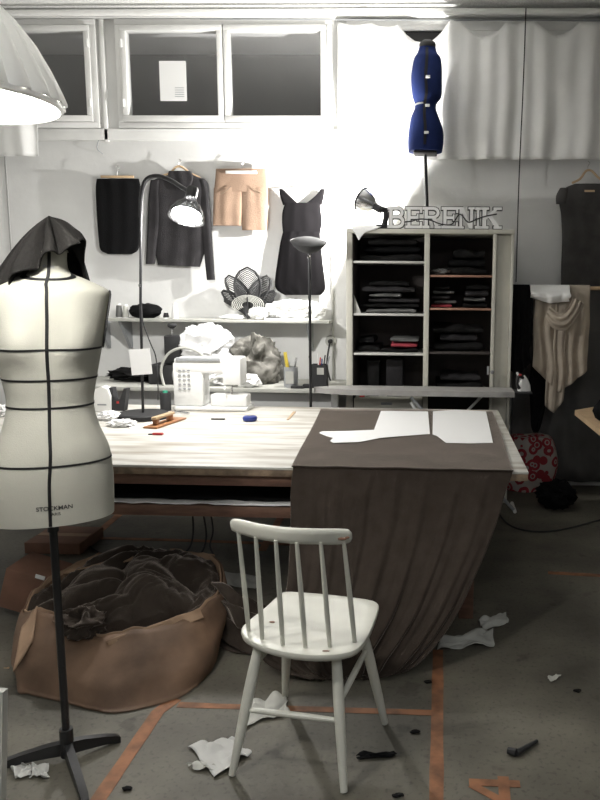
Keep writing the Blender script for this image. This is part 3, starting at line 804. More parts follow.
# ------------------------------------------------------------------ pendant lamp
LP = Vector((P(-46, 104, 1.68).x, 1.68, P(0, 98, 1.68).z)); RL_ = .212
pl = thing('pendant_lamp', 'large white ribbed pendant lamp shade glowing at the upper left', 'lamp', LP)
prof = [(1, 0), (1.0, .006), (.96, .03), (.87, .075), (.75, .125), (.62, .165), (.46, .20), (.30, .225), (.2, .24), (.18, .30)]
outer = [(r * RL_, z) for r, z in prof]; inner = [(max(.01, r * RL_ - .006), z - .004 if z > .02 else z) for r, z in prof[::-1]]
M['shade'] = mat('opal_plastic_shade', (.80, .80, .78), .3)
_nt = M['shade'].node_tree; _tr = _nt.nodes.new('ShaderNodeBsdfTranslucent'); _tr.inputs[0].default_value = (.9, .9, .88, 1); _mx = _nt.nodes.new('ShaderNodeMixShader'); _mx.inputs[0].default_value = .09
_nt.links.new(_nt.nodes['Principled BSDF'].outputs[0], _mx.inputs[1]); _nt.links.new(_tr.outputs[0], _mx.inputs[2]); _nt.links.new(_mx.outputs[0], _nt.nodes['Material Output'].inputs[0])
bm = bmesh.new(); lathe(bm, outer + inner, LP, 96, ribs=24, ramp=.075, close=True); link('shade', bm, 'shade', pl, sharp=60)
bm = bmesh.new(); lathe(bm, [(RL_ * 1.0, .004), (RL_ * 1.035, .0), (RL_ * 1.035, -.008), (RL_ * 1.0, -.012), (RL_ * .975, -.006), (RL_ * .975, .002)], LP, 96, close=True); link('rim', bm, 'shade', pl)
tube('lamp_holder', 'plastic', pl, [LP + Vector((0, 0, .22)), LP + Vector((0, 0, .34))], .035, 16)
bm = bmesh.new(); bmesh.ops.create_uvsphere(bm, u_segments=20, v_segments=14, radius=.075)
for v in bm.verts: v.co = v.co * .6 + LP + Vector((0, 0, .12))
link('bulb', bm, 'bulb', pl)
tube('cord', 'plastic', pl, [LP + Vector((0, 0, .34)), Vector((LP.x, LP.y, ZC))], .004, 8)

# ------------------------------------------------------------------ back bench and shelf
zb = .80; yb0 = 5.38
bench_y1 = YW - .01
zb = P(150, 387, yb0).z
x0, x1 = P(40, 390, yb0).x, P(352, 390, yb0).x - .08
bn = thing('back_bench', 'pale grey workbench along the back wall behind the table', 'bench', ((x0 + x1) / 2, 5.7, 0))
box('benchtop', 'oldpaper', bn, x0, x1, yb0, bench_y1, zb - .03, zb, .003)
box('apron', 'wallside', bn, x0 + .03, x1 - .03, yb0 + .06, yb0 + .08, .12, zb - .031, .003)
for x in (x0 + .05, (x0 + x1) / 2, x1 - .05): box('leg', 'trim', bn, x - .025, x + .025, yb0 + .005, yb0 + .055, 0, zb - .031, .003)
zsh = P(200, 319, 5.8).z; ys0 = 5.74
x0s, x1s = P(108, 318, ys0).x, P(329, 318, ys0).x
sh = thing('wall_shelf', 'long grey wooden wall shelf on brackets above the back bench', 'shelf', ((x0s + x1s) / 2, YW, zsh))
box('shelf_board', 'oldpaper', sh, x0s, x1s, ys0, YW - .002, zsh - .022, zsh, .002)
for px in (109, 131, 312):
    x = P(px, 330, YW).x; bm = bmesh.new(); pr = [(YW - .003, zsh - .023), (ys0 + .05, zsh - .023), (ys0 + .05, zsh - .035), (YW - .02, zsh - .25), (YW - .003, zsh - .25)]
    a = [bm.verts.new((x - .012, q[0], q[1])) for q in pr]; b = [bm.verts.new((x + .012, q[0], q[1])) for q in pr]
    bm.faces.new(a); bm.faces.new(b[::-1])
    for i in range(5): bm.faces.new((a[i], a[(i + 1) % 5], b[(i + 1) % 5], b[i]))
    link('bracket', bm, 'greyplastic', sh, smooth=False)

# things on the wall shelf
def spool(px, py, label, y=5.84, r=.02, h=.075, m='oldpaper', z=None):
    p = P(px, py, y); z = zsh if z is None else z; t = thing('thread_spool', label, 'spool', (p.x, y, z))
    turned('cone', 'plastic', t, [(r * .5, h), (r * .55, h - .002), (r * .9, .0), (0, 0)], (p.x, y, z), 16)
    bm = bmesh.new(); lathe(bm, [(r * .95, .008), (r * 1.05, .014), (r * .75, h * .85), (r * .6, h * .9), (r * .5, h * .9), (r * .5, .008)], (p.x, y, z), 20, close=True); link('thread', bm, m, t)
    return t
spool(119, 310, 'grey thread cone at the left end of the wall shelf', h=.11, r=.026, m='greycloth')
spool(125.5, 310, 'pale thread cone beside the leftmost grey one on the shelf', h=.105, r=.024)
spool(175, 310, 'tall white thread cone right of the black wool on the shelf', h=.12, r=.026, m='paper')
spool(166, 313, 'small dark thread cone between black wool and white cone', h=.05, r=.022, m='charcoal')
p = P(145, 310, 5.85); blob('yarn_bundle', 'blackcloth', None, (p.x, 5.86, zsh + .055), (.125, .08, .055), .25, 5, 3, 3, flat=zsh)
tag(bpy.data.objects['yarn_bundle'], 'bundle of black wool lying on the wall shelf', 'yarn')
p = P(211, 312, 5.85)
# openwork lotus ornament
orn = thing('lotus_ornament', 'black openwork lotus-shaped ornament standing on the wall shelf', 'ornament', (P(248, 300, 5.88).x, 5.88, zsh))
def leafpts(cx, base, w, h, lean=0, n=24, tip=.5):
    """teardrop petal outline in x/z"""
    out = []
    for i in range(n + 1):
        t = i / n; 
        if t < .5: s = t * 2; x = -w * sin(s * PI * .5 + 0) * (1 - s ** 3) ** .6 if s < 1 else 0; z = h * s
        else: s = 2 - t * 2; x = w * sin(s * PI * .5) * (1 - s ** 3) ** .6 if s < 1 else 0; z = h * s
        out.append(Vector((cx + x + lean * (z / h) ** 1.4, 5.88, base + z)))
    return out
cxo = orn.location.x; H_ = P(248, 268, 5.88).z - zsh
def petal(w, h, lean, yoff, rings, name):
    bm = bmesh.new(); rings = rings + 3
    for k in range(rings):
        s = 1 - k * (.86 / rings); pts = leafpts(cxo, zsh + .006, w * s, h * (1 - k * .045 * (10 / rings)), lean)
        sweep(bm, [p + Vector((0, yoff, 0)) for p in pts], .0042 if k else .0085, 5)
    link(name, bm, 'blackmatte', orn)
petal(.15, H_, 0, 0, 9, 'centre_petal')
petal(.11, H_ * .84, -.15, .014, 6, 'petal'); petal(.11, H_ * .84, .15, .014, 6, 'petal')
petal(.09, H_ * .55, -.20, .028, 6, 'petal'); petal(.09, H_ * .55, .20, .028, 6, 'petal')
bm = bmesh.new()
for k in range(6):
    s = .4 + k * .12; sweep(bm, [Vector((cxo + .125 * s * sin(a), 5.867, zsh + .10 + .075 * s * cos(a) + .01)) for a in [(-2.3 + 4.6 * i / 20) for i in range(21)]], .0035, 5)
link('white_arcs', bm, 'oldpaper', orn)
tube('stem', 'blackmatte', orn, [Vector((cxo, 5.86, zsh + .002)), Vector((cxo, 5.86, zsh + .17))], .006, 6)
blob('wadding_tuft', 'fluff', None, (P(293, 303, 5.84).x, 5.85, zsh + .075), (.225, .08, .075), .22, 7, 11, 5, flat=zsh + .012)
tag(bpy.data.objects['wadding_tuft'], 'fluffy white wadding heap at the right end of the wall shelf', 'wadding')
blob('wadding_tuft', 'fluff', None, (P(258, 308, 5.79).x, 5.785, zsh + .05), (.07, .035, .045), .25, 6, 4, 4, flat=zsh + .002)
tag(bpy.data.objects['wadding_tuft.001'], 'small white wadding tuft in front of the lotus ornament', 'wadding')
def leaf_sheet(name, m, x, y, z, w, d, rot, label, cat, th=.006):
    o = box(name, m, None, x - w / 2, x + w / 2, y - d / 2, y + d / 2, z, z + th, .001, rotm('Z', rot)); return tag(o, label, cat)
leaf_sheet('paper_stack', 'paper', P(293, 316, 5.84).x, 5.85, zsh + .0005, .42, .2, 2, 'thin stack of white paper under the wadding on the wall shelf', 'paper', .011)
blob('crumpled_paper', 'paper', None, (P(233, 314, 5.8).x, 5.79, zsh + .018), (.09, .04, .02), .3, 6, 8, 3, flat=zsh + .001)
tag(bpy.data.objects['crumpled_paper'], 'crumpled white paper left of the lotus ornament on the shelf', 'paper')

# things on the back bench
zbn = zb + .0005
def bp(px, y): return P(px, 380, y).x
# black overlocker with thread stand
x = bp(164, 5.62)
ov = thing('overlock_machine', 'black sewing machine with a thread stand behind the white machine', 'sewing machine', (x, 5.62, zbn))
xo0, xo1 = bp(152, 5.6), bp(180, 5.6); zo = P(160, 364, 5.6).z
box('body', 'blackmatte', ov, xo0, xo1, 5.52, 5.74, zbn, zo, .012)
box('upper_arm', 'blackmatte', ov, bp(167, 5.6), bp(183, 5.6), 5.56, 5.68, zo + .001, P(160, 335, 5.6).z, .01)
tube('thread_post', 'chrome', ov, [Vector((bp(174, 5.6), 5.60, zo)), Vector((bp(174, 5.6), 5.60, P(174, 327, 5.6).z))], .006, 8)
turned('thread_knob', 'blackmatte', ov, [(0, .022), (.028, .018), (.036, .006), (.03, -.006), (.01, -.02), (0, -.02)], (bp(174, 5.6), 5.60, P(174, 326, 5.6).z), 18)
cb = []
for x_, y_ in ((158, 392), (154, 372), (160, 357), (172, 350), (186, 351), (197, 358), (203, 372)): cb.append(P(x_, y_, 5.3))
hoop = tag(tube('wooden_hoop', 'oldpaper', None, cb, .010, 8, 30), 'curved grey hoop standing behind the white sewing machine', 'hoop')
hoop.location = (0, .14, 0)
blob('plastic_bag', 'bag', None, (bp(206, 5.62), 5.64, zbn + .27), (.17, .12, .15), .40, 3.2, 2, 5, octv=2, sharp=28)
tag(bpy.data.objects['plastic_bag'], 'crumpled white plastic bag heaped behind the white sewing machine', 'bag')
blob('paper_heap', 'paper', None, (bp(212, 5.5), 5.6, zbn + .06), (.20, .14, .07), .32, 4, 21, 5, flat=zbn, octv=2, sharp=28)
tag(bpy.data.objects['paper_heap'], 'heap of crumpled white paper under the plastic bag', 'paper')
blob('fabric_pile', 'camo', None, (bp(253, 5.6), 5.70, zbn + .15), (.17, .13, .19), .34, 3.6, 15, 5, flat=zbn, octv=2)
tag(bpy.data.objects['fabric_pile'], 'mottled grey fabric pile on the bench right of the plastic bag', 'fabric')
blob('fabric_pile', 'darkcloth', None, (bp(130, 5.6), 5.72, zbn + .055), (.2, .12, .05), .3, 5, 9, 4, flat=zbn)
tag(bpy.data.objects['fabric_pile.001'], 'low dark fabric heap on the bench behind the hanging white card', 'fabric')
blob('crumpled_paper', 'paper', None, (bp(246, 5.45), 5.46, zbn + .045), (.10, .06, .05), .4, 5, 5, 3, flat=zbn)
tag(bpy.data.objects['crumpled_paper.001'], 'white paper scrap sticking out below the mottled fabric pile', 'paper')
# tin with rulers
xx = bp(291, 5.5); tn = thing('pencil_tin', 'grey tin can holding a yellow ruler on the bench', 'tin', (xx, 5.5, zbn))
bm = bmesh.new(); lathe(bm, [(.052, 0), (.052, .15), (.049, .15), (.049, .004), (0, .004)], (xx, 5.5, zbn), 24); link('can', bm, 'greyplastic', tn)
box('label_band', 'oldpaper', tn, xx - .03, xx + .03, 5.444, 5.4475, zbn + .03, zbn + .12, 0)
tag(box('ruler', 'yellow', None, xx - .035, xx - .01, 5.49, 5.494, zbn + .01, zbn + .26, .001, rotm('Y', -8)), 'yellow ruler standing in the grey tin', 'ruler')
tag(box('scissors', 'chrome', None, xx + .015, xx + .03, 5.50, 5.505, zbn + .02, zbn + .22, .001, rotm('Y', 12)), 'metal blade standing in the grey tin beside the ruler', 'blade')
# black pen box
xx = bp(319.5, 5.5); pb = thing('pen_box', 'black pen box crammed with pens beside the middle lamp pole', 'pen holder', (xx, 5.5, zbn))
bm = bmesh.new(); bx(bm, xx - .058, xx + .058, 5.45, 5.56, zbn, zbn + .01); 
for (a_, b_, c_, d_) in ((-.058, .058, 5.45, 5.456), (-.058, .058, 5.554, 5.56), (-.058, -.052, 5.456, 5.554), (.052, .058, 5.456, 5.554)): bx(bm, xx + a_, xx + b_, c_, d_, zbn + .01, zbn + .17)
link('box_shell', bm, 'blackmatte', pb, smooth=False)
box('box_label', 'oldpaper', pb, xx - .01, xx + .04, 5.4475, 5.4495, zbn + .10, zbn + .15, 0)
for i, (dx, m_, lean, h) in enumerate(((-.04, 'blackmatte', -14, .22), (-.02, 'redplastic', 5, .21), (0, 'plastic', -4, .24), (.02, 'blackmatte', 8, .23), (.035, 'greyplastic', 14, .22), (.01, 'blueplastic', 3, .2))):
    nm = ['black', 'red', 'white', 'thick black', 'grey', 'blue'][i]
    c0 = Vector((xx + dx * .6, 5.5 + .012 * (i % 3), zbn + .012)); c1 = c0 + Vector((sin(math.radians(lean)) * h, .0, h))
    tag(tube('pen', m_, None, [c0, c1.lerp(c0, .03), c1], [.005, .005, .002], 8), nm + ' pen standing in the black pen box', 'pen', 'pens in the pen box')
tag(box('scissor_case', 'blackmatte', None, bp(291, 5.42), bp(304, 5.42), 5.40, 5.44, zbn, zbn + .018, .004), 'small flat black case on the bench edge before the tin', 'case')
tag(box('scissor_case', 'blackmatte', None, bp(303, 5.45), bp(312, 5.45), 5.42, 5.47, zbn, zbn + .03, .008), 'small rounded black case left of the black pen box', 'case')
# wall socket + plug cable
ps = P(331, 341, YW); so = thing('wall_socket', 'white wall socket above the bench with a black plug', 'socket', (ps.x, YW, ps.z))
turned('face_plate', 'oldpaper', so, [(.045, 0), (.045, .012), (.04, .016), (0, .016)], (ps.x, YW, ps.z), 24, mtx=rotm('X', 90))
tube('plug', 'blackmatte', so, [Vector((ps.x, YW - .017, ps.z)), Vector((ps.x, YW - .06, ps.z))], .018, 12)
tube('cable', 'blackmatte', so, [Vector((ps.x, YW - .055, ps.z)), Vector((ps.x, YW - .1, ps.z - .03)), P(327, 365, YW - .08), P(331, 383, YW - .1), P(332, 386, YW - .13)], .007, 8, 20)
tag(tube('wall_hook', 'greyplastic', None, [P(100, 137, YW - .01), P(97, 148, YW - .04), P(103, 154, YW - .01)], .004, 6, 8), 'small bent wire hook on the wall below the left window', 'hook')

# ------------------------------------------------------------------ things on the work table
zw = ZT + .0006
# white sewing machine
y0 = G(210, 411.5, ZT).y + .012
def tX(px, py=400, y=None): return P(px, py, y or y0).x
def tZ(py, px=210, y=None): return P(px, py, y or y0).z
sm_ = thing('sewing_machine', 'white domestic sewing machine on the worn cutting table', 'sewing machine', (tX(210), y0 + .07, zw))
D0, D1 = y0, y0 + .17
box('base', 'plastic', sm_, tX(174), tX(247), D0 - .01, D1 + .01, zw, tZ(407), .01)
box('free_arm', 'plastic', sm_, tX(209), tX(246), D0 + .02, D1 - .03, tZ(407) + .001, tZ(395), .012)
box('column', 'plastic', sm_, tX(173), tX(203), D0 + .008, D1 - .003, tZ(407) + .001, tZ(363), .015)
box('arm', 'plastic', sm_, tX(174.5), tX(241), D0 + .005, D1, tZ(374), tZ(358.5), .016)
box('head', 'plastic', sm_, tX(223), tX(241.5), D0 - .004, D1 - .004, tZ(385), tZ(357.5), .014)
box('top_lid', 'greyplastic', sm_, tX(177), tX(221), D0 - .004, D0 + .03, tZ(361.5), tZ(358), .004)
tube('needle_bar', 'chrome', sm_, [Vector((tX(230), D0 + .05, tZ(386) + .03)), Vector((tX(230), D0 + .05, tZ(397)))], .007, 10)
box('presser_foot', 'chrome', sm_, tX(227.5), tX(232.5), D0 + .035, D0 + .065, tZ(397), tZ(395) - .0005, .002)
tube('presser_lever', 'plastic', sm_, [Vector((tX(225), D0 + .02, tZ(386) + .02)), Vector((tX(225), D0 - .005, tZ(389.5)))], .006, 8)
bm = bmesh.new(); lathe(bm, [(.0, .022), (.04, .022), (.045, .012), (.045, 0)], (tX(174) , D0 + .08, tZ(377)), 24, mtx=rotm('Y', -90)); link('hand_wheel', bm, 'greyplastic', sm_)
for i in range(5):
    for j in range(3): box('stitch_icon', 'greyplastic', sm_, tX(179 + j * 4.5), tX(181.6 + j * 4.5), D0 + .0015, D0 + .0045, tZ(390 - i * 4.6), tZ(388.6 - i * 4.6), 0)
# black pole desk lamp (base, pole, gooseneck, shade)
bc = G(142, 418.5, ZT); lx = bc.x; ly = bc.y + .02
dl = thing('gooseneck_lamp', 'lit black gooseneck lamp standing on the table left of the machine', 'lamp', (lx, ly, zw))
turned('base', 'blackmatte', dl, [(.0, .035), (.148, .035), (.156, .028), (.158, .0), (0, 0)], (lx, ly, zw), 40)
yl = ly
tp_ = [Vector((lx, yl, zw + .03)), P(140.5, 300, yl), P(141, 215, yl)]
tube('pole', 'black', dl, tp_, .0085, 12)
tube('joint', 'chrome', dl, [P(140, 287, yl), P(140, 284, yl)], .0105, 12)
gn = [P(141, 217, yl), P(141.5, 195, yl), P(146, 180, yl), P(158, 176, yl), P(172, 181, yl - .03), P(183, 188, yl - .06), P(193, 193, yl - .08)]
tube('gooseneck', 'black', dl, gn, .013, 12, 40)
hd = P(192, 193, yl - .08); ax = (P(186, 219, yl - .14) - hd).normalized()
q = Vector((0, 0, -1)).rotation_difference(ax).to_matrix()
L_ = (P(186, 219, yl - .14) - hd).length
bm = bmesh.new(); lathe(bm, [(.0, .035), (.03, .035), (.034, .025), (.034, -.03), (.03, -.035), (0, -.035)], hd, 20, mtx=q); link('lamp_holder', bm, 'black', dl)
Rr = .108
o_ = [(.032, -.028), (.042, -.05), (.075, -.08), (.098, -.12), (Rr, -L_)]
bm = bmesh.new(); lathe(bm, o_ + [(r - .004, z + .001) for r, z in o_[::-1]], hd, 40, mtx=q, close=True); shd = link('shade', bm, 'smoke', dl)
bm = bmesh.new(); lathe(bm, [(r - .0045, z) for r, z in o_[1:]] + [(r - .006, z) for r, z in o_[:0:-1]], hd, 40, mtx=q, close=True); link('shade_lining', bm, 'smoke', shd)
dlb = hd + ax * (L_ - .028)
bm = bmesh.new(); bmesh.ops.create_uvsphere(bm, u_segments=24, v_segments=14, radius=1)
for v in bm.verts: v.co = dlb + q @ Vector((v.co.x * .085, v.co.y * .085, v.co.z * .03))
link('bulb', bm, 'bulbdesk', dl)
for s_ in (-1, 0, 1):
    bm = bmesh.new(); bmesh.ops.create_icosphere(bm, subdivisions=1, radius=.004)
    for v in bm.verts: v.co += hd + Vector((s_ * .02, -.034, -.028))
    link('vent_hole', bm, 'plastic', dl)
tube('power_cable', 'blackmatte', dl, [P(141, 300, yl + .012), P(143, 322, yl + .04), P(150, 342, yl + .06), P(156, 358, yl + .08), P(158, 385, yl + .1), G(158, 400, ZT + .008)], .004, 8, 24)
# white card hanging on the pole
w_ = [P(128.5, 350, yl - .02), P(149, 348.5, yl - .02), P(152, 374, yl - .02), P(131.5, 375.5, yl - .02)]
bm = bmesh.new(); prism(bm, [(p.x, p.z) for p in w_], yl - .014, yl - .011)
tag(link('white_card', bm, 'paper', None, smooth=False), 'white card clipped to the gooseneck lamp pole', 'card')
# black jar
p = G(160, 410.5, ZT); jr = thing('black_jar', 'black cylindrical jar with green lid behind the lamp base', 'jar', (p.x + .04, p.y, zw)); jx, jy = p.x + .04, p.y
hj = P(161, 391, jy).z - zw - .01
turned('jar_body', 'blackmatte', jr, [(0, hj), (.032, hj), (.036, hj - .006), (.036, 0), (0, 0)], (jx, jy, zw), 24)
turned('lid', 'green', jr, [(0, .013), (.016, .013), (.018, .0), (0, 0)], (jx, jy, zw + hj), 20)
# tape dispenser / black bent holder
p = G(118, 411, ZT); hx_ = p.x; hy_ = p.y + .03
td = thing('black_stand', 'black V-shaped plastic holder with a red button left of the lamp', 'holder', (hx_, hy_, zw))
bm = bmesh.new(); prism(bm, [(hx_ - .045, zw), (hx_ + .04, zw), (hx_ + .065, zw + .15), (hx_ + .045, zw + .15), (hx_ + .012, zw + .07), (hx_ - .02, zw + .07), (hx_ - .03, zw + .155), (hx_ - .055, zw + .155)], hy_ - .03, hy_ + .03)
link('holder_body', bm, 'blackmatte', td, smooth=False)
box('button', 'redplastic', td, hx_ - .006, hx_ + .01, hy_ - .033, hy_ - .0305, zw + .11 - .06, zw + .125 - .06, .0005)
p = G(104, 412, ZT); iy = p.y + .06
wi = thing('white_dispenser', 'white rounded plastic gadget between the torso and the black holder', 'dispenser', (p.x, iy, zw))
bm = bmesh.new(); prism(bm, [(p.x - .09, zw), (p.x + .03, zw), (p.x + .035, zw + .10), (p.x + .02, zw + .15), (p.x - .02, zw + .165), (p.x - .06, zw + .15), (p.x - .08, zw + .09)], iy - .04, iy + .04)
b_ = link('gadget_body', bm, 'plastic', wi, smooth=False)
box('slot', 'greyplastic', wi, p.x - .05, p.x + .01, iy - .043, iy - .0405, zw + .04, zw + .05, 0)
# paper scraps on table
def crump(px, py, r, label, m='paper', seed=1, z=ZT, amp=.35, sub=4, name='paper_scrap'):
    p = G(px, py, z); return tag(blob(name, m, None, (p.x, p.y, z + r[2] * .75 + .0015), r, amp, 6, seed, sub, flat=z + .0008), label, 'paper')
crump(109, 420, (.07, .05, .03), 'crumpled white paper left end on the table by the torso', seed=3)
crump(122, 426, (.075, .06, .022), 'flattened white paper in front of the lamp base', seed=6)
def sheet_on(name, m, pts, z, label, cat, th=.0015):
    poly = [G(x, y, z) for x, y in pts]; bm = bmesh.new(); slab(bm, [(p.x, p.y) for p in poly], z + .0006, z + .0006 + th)
    return tag(link(name, bm, m, None, smooth=False), label, cat)
sheet_on('paper_strip', 'paper', [(128, 427), (160, 421), (163, 423), (131, 429.5)], ZT, 'narrow white paper strip pointing at the wooden tool', 'paper', .003)
# wooden tool
a, b = G(150, 429, ZT), G(180, 419, ZT); dv = (b - a).normalized(); ang = math.degrees(math.atan2(dv.y, dv.x)); mid = (a + b) / 2
wp = thing('wooden_plane', 'orange-brown wooden hand tool lying on the table before the machine', 'tool', (mid.x, mid.y, zw))
R_ = rotm('Z', ang); pv = (mid.x, mid.y, zw); Ln = (b - a).length / 2
box('sole', 'orangewood', wp, mid.x - Ln, mid.x + Ln, mid.y - .045, mid.y + .045, zw, zw + .012, .003, R_, pv)
box('handle_post', 'orangewood', wp, mid.x - Ln * .7, mid.x - Ln * .5, mid.y - .015, mid.y + .015, zw + .0125, zw + .045, .003, R_, pv)
box('handle_post', 'orangewood', wp, mid.x + Ln * .2, mid.x + Ln * .4, mid.y - .015, mid.y + .015, zw + .0125, zw + .045, .003, R_, pv)
box('handle', 'lightwood', wp, mid.x - Ln * .75, mid.x + Ln * .5, mid.y - .017, mid.y + .017, zw + .0455, zw + .062, .005, R_, pv)
p = G(180, 414, ZT); 
tag(tube('tweezers', 'chrome', None, [Vector((p.x - .05, p.y - .01, zw + .012)), Vector((p.x, p.y + .01, zw + .012)), Vector((p.x + .07, p.y - .03, zw + .01))], .008, 8, 8), 'small metal tool lying by the left foot of the machine', 'tool')
# red cutter
p = G(158, 435, ZT); rc = thing('thread_snips', 'tiny red thread snips on the table front left', 'snips', (p.x, p.y, zw))
box('grip', 'redplastic', rc, p.x - .03, p.x + .03, p.y - .012, p.y + .012, zw, zw + .012, .005)
box('blade', 'blackmatte', rc, p.x - .055, p.x - .031, p.y - .005, p.y + .005, zw, zw + .006, .001)
# blue object
p = G(250, 421, ZT); bl = thing('blue_clicker', 'small blue tape measure on the table right of the machine', 'tape measure', (p.x, p.y, zw))
bm = bmesh.new(); lathe(bm, [(0, .034), (.03, .034), (.042, .028), (.046, .017), (.042, .005), (.034, 0), (0, 0)], (p.x, p.y, zw), 28)
link('casing', bm, 'blueplastic', bl)
turned('button', 'greyplastic', bl, [(0, .003), (.016, .003), (.018, 0), (0, 0)], (p.x, p.y, zw + .0345), 20)
tag(box('seam_ripper', 'blackmatte', None, tX(225), tX(238), p.y + .02, p.y + .035, zw, zw + .008, .003), 'small dark seam ripper in front of the machine', 'tool')
sheet_on('paper_slip', 'lightwood', [(293, 412), (296, 412), (289, 420), (286.5, 420)], ZT, 'thin wooden strip on the table left of the brown fabric', 'strip', .003)

# middle lamp: torchiere standing behind the table
yt = ty1 + .10
tl = thing('torchiere_lamp', 'unlit black floor lamp with shallow bowl shade behind the table', 'lamp', (P(310, 400, yt).x, yt, 0))
xt = P(310, 330, yt).x; zt2 = P(309, 254, yt).z
turned('base', 'blackmatte', tl, [(0, .025), (.13, .022), (.14, .012), (.14, 0), (0, 0)], (xt, yt, 0), 32)
tube('pole', 'black', tl, [Vector((xt, yt, .02)), Vector((xt, yt, zt2 + .01))], .010, 12)
rm = rotm('X', 16) @ rotm('Y', 5); cB = Vector((P(308, 245, yt).x, yt, zt2 + .005))
ow = [(0, 0), (.03, .004), (.07, .022), (.10, .045), (.127, .078)]
bm = bmesh.new(); lathe(bm, ow + [(r * .97, z + .004) for r, z in ow[::-1]], cB, 40, mtx=rm); bowl = link('bowl', bm, 'blackmatte', tl)
bm = bmesh.new(); lathe(bm, [(.124, .077), (.10, .092), (.06, .104), (0, .108)], cB, 40, mtx=rm); link('diffuser', bm, 'blackmatte', bowl)
turned('finial', 'chrome', tl, [(0, -.012), (.008, -.008), (.010, 0), (.006, .008), (0, .01)], (xt, yt - .03, zt2 - .02), 12)

# ------------------------------------------------------------------ cabinet
yc0, yc1 = 5.42, 5.92
xc0 = P(349, 330, yc0).x; xd0 = P(426.5, 330, yc0).x; xc1 = P(492, 330, yc0).x; xc2 = P(512, 330, yc0).x + .0
zc = P(430, 229, yc0).z
cb_ = thing('storage_cabinet', 'tall cream storage cabinet with open compartments full of dark fabric', 'cabinet', ((xc0 + xc2) / 2, 5.7, 0))
bm = bmesh.new(); t = .035
bx(bm, xc0 - .02, xc2, yc0, yc1, zc - .03, zc, .002); bx(bm, xc0 - .02, xc0 + .025, yc0, yc1, .06, zc - .0305, .002)
bx(bm, xc2 - .02, xc2, yc0 + .02, yc1, .06, zc - .0305, .002); bx(bm, xc0 - .02, xc2, yc0 + .02, yc1, .0, .06, .002)
link('carcass', bm, 'cream', cb_, smooth=True)
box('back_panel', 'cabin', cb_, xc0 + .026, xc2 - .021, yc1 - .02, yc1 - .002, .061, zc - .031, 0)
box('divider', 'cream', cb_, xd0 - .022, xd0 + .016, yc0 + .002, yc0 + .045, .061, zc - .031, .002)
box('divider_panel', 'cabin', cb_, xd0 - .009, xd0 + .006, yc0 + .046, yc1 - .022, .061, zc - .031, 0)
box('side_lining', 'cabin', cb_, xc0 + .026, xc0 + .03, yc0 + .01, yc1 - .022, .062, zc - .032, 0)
# right door folded open
rd = box('door', 'cream', cb_, xc1 - .005, xc1 + .018, yc0 + .001, yc0 + .05, .07, zc - .032, .002)
dr2 = box('door', 'cream', cb_, xc1 + .020, xc2 - .022, yc0 + .03, yc0 + .045, .07, zc - .04, .002, rotm('Z', 10))
ph = P(490.5, 372, yc0 - .01); turned('handle', 'chrome', rd, [(0, .03), (.014, .028), (.014, .01), (.006, 0), (0, 0)], (ph.x + .012, yc0 - .0, ph.z), 14, mtx=rotm('X', 90))
box('lock_plate', 'greyplastic', rd, ph.x - .025, ph.x - .01, yc0 - .004, yc0, ph.z - .02, ph.z + .04, .001)
zl = [P(390, y, yc0 + .02).z for y in (262, 314.5, 354)]
for z in zl: box('shelf', 'shelfwhite', cb_, xc0 + .031, xd0 - .023, yc0 + .012, yc1 - .022, z - .009, z + .007, .002)
zr = [P(460, y, yc0 + .02).z for y in (276, 309, 353)]
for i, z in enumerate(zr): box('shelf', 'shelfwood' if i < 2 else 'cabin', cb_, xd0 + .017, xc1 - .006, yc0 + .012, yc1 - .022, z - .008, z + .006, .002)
zdr = P(390, 399, yc0).z
dw = box('drawer', 'cream', cb_, xc0 + .035, xd0 - .026, yc0 + .004, yc0 + .3, zdr - .3, zdr, .004)
box('drawer_label', 'greyplastic', dw, P(381, 404, yc0).x, P(392, 404, yc0).x, yc0 + .001, yc0 + .0035, P(386, 405, yc0).z, P(386, 402.5, yc0).z, 0)
tag(box('small_case', 'darkcloth', None, P(365, 380, yc0).x, P(378, 380, yc0).x, yc0 + .12, yc0 + .3, zdr + .001, P(365, 362, yc0).z, .01), 'dark box standing at the lower left of the cabinet', 'box')
tag(box('small_case', 'charcoal', None, P(385, 380, yc0).x, P(402, 380, yc0).x, yc0 + .12, yc0 + .3, zdr + .001, P(365, 361, yc0).z, .01), 'charcoal box in the lower left cabinet compartment, right one', 'box')
p = P(362, 382, yc0 + .08); turned('red_spool', 'redplastic', None, [(0, .05), (.02, .05), (.022, .045), (.022, .005), (.02, 0), (0, 0)], (p.x, yc0 + .08, zdr + .001), 16)
tag(bpy.data.objects['red_spool'], 'small red spool at the bottom left inside the cabinet', 'spool')
# folded textiles: thin slabs with rounded folds
def folded(x0, x1, y0, y1, z0, h, m, label, seed=0, group='folded fabrics in the cabinet'):
    bm = bmesh.new(); n = 18; g = []
    prof = []
    for k in range(16):
        a = 2 * PI * k / 16; prof.append((abs(cos(a)) ** .35 * (1 if cos(a) > 0 else -1), abs(sin(a)) ** .6 * (1 if sin(a) > 0 else -1)))
    for i in range(n + 1):
        f = i / n; e = min(1, min(f, 1 - f) * 8 + .5) ** .5
        x = x0 + (x1 - x0) * f; row = []
        for a, b in prof:
            nn = .5 * N(x * 9, a * 2, seed) * h
            row.append(Vector((x, (y0 + y1) / 2 + (y1 - y0) / 2 * a * (.95 + .05 * N(x * 14, b, seed)), max(z0, z0 + h / 2 + (h / 2) * b * e + (nn if b > 0 else 0)))))
        g.append(row)
    vs = gridmesh(bm, g, True); bm.faces.new(vs[0][::-1]); bm.faces.new(vs[-1])
    return tag(link('folded_fabric', bm, m, None, sharp=60), label, 'fabric', group)
YA, YBk = yc0 + .06, yc1 - .05
def fx(px): return P(px, 300, yc0 + .03).x
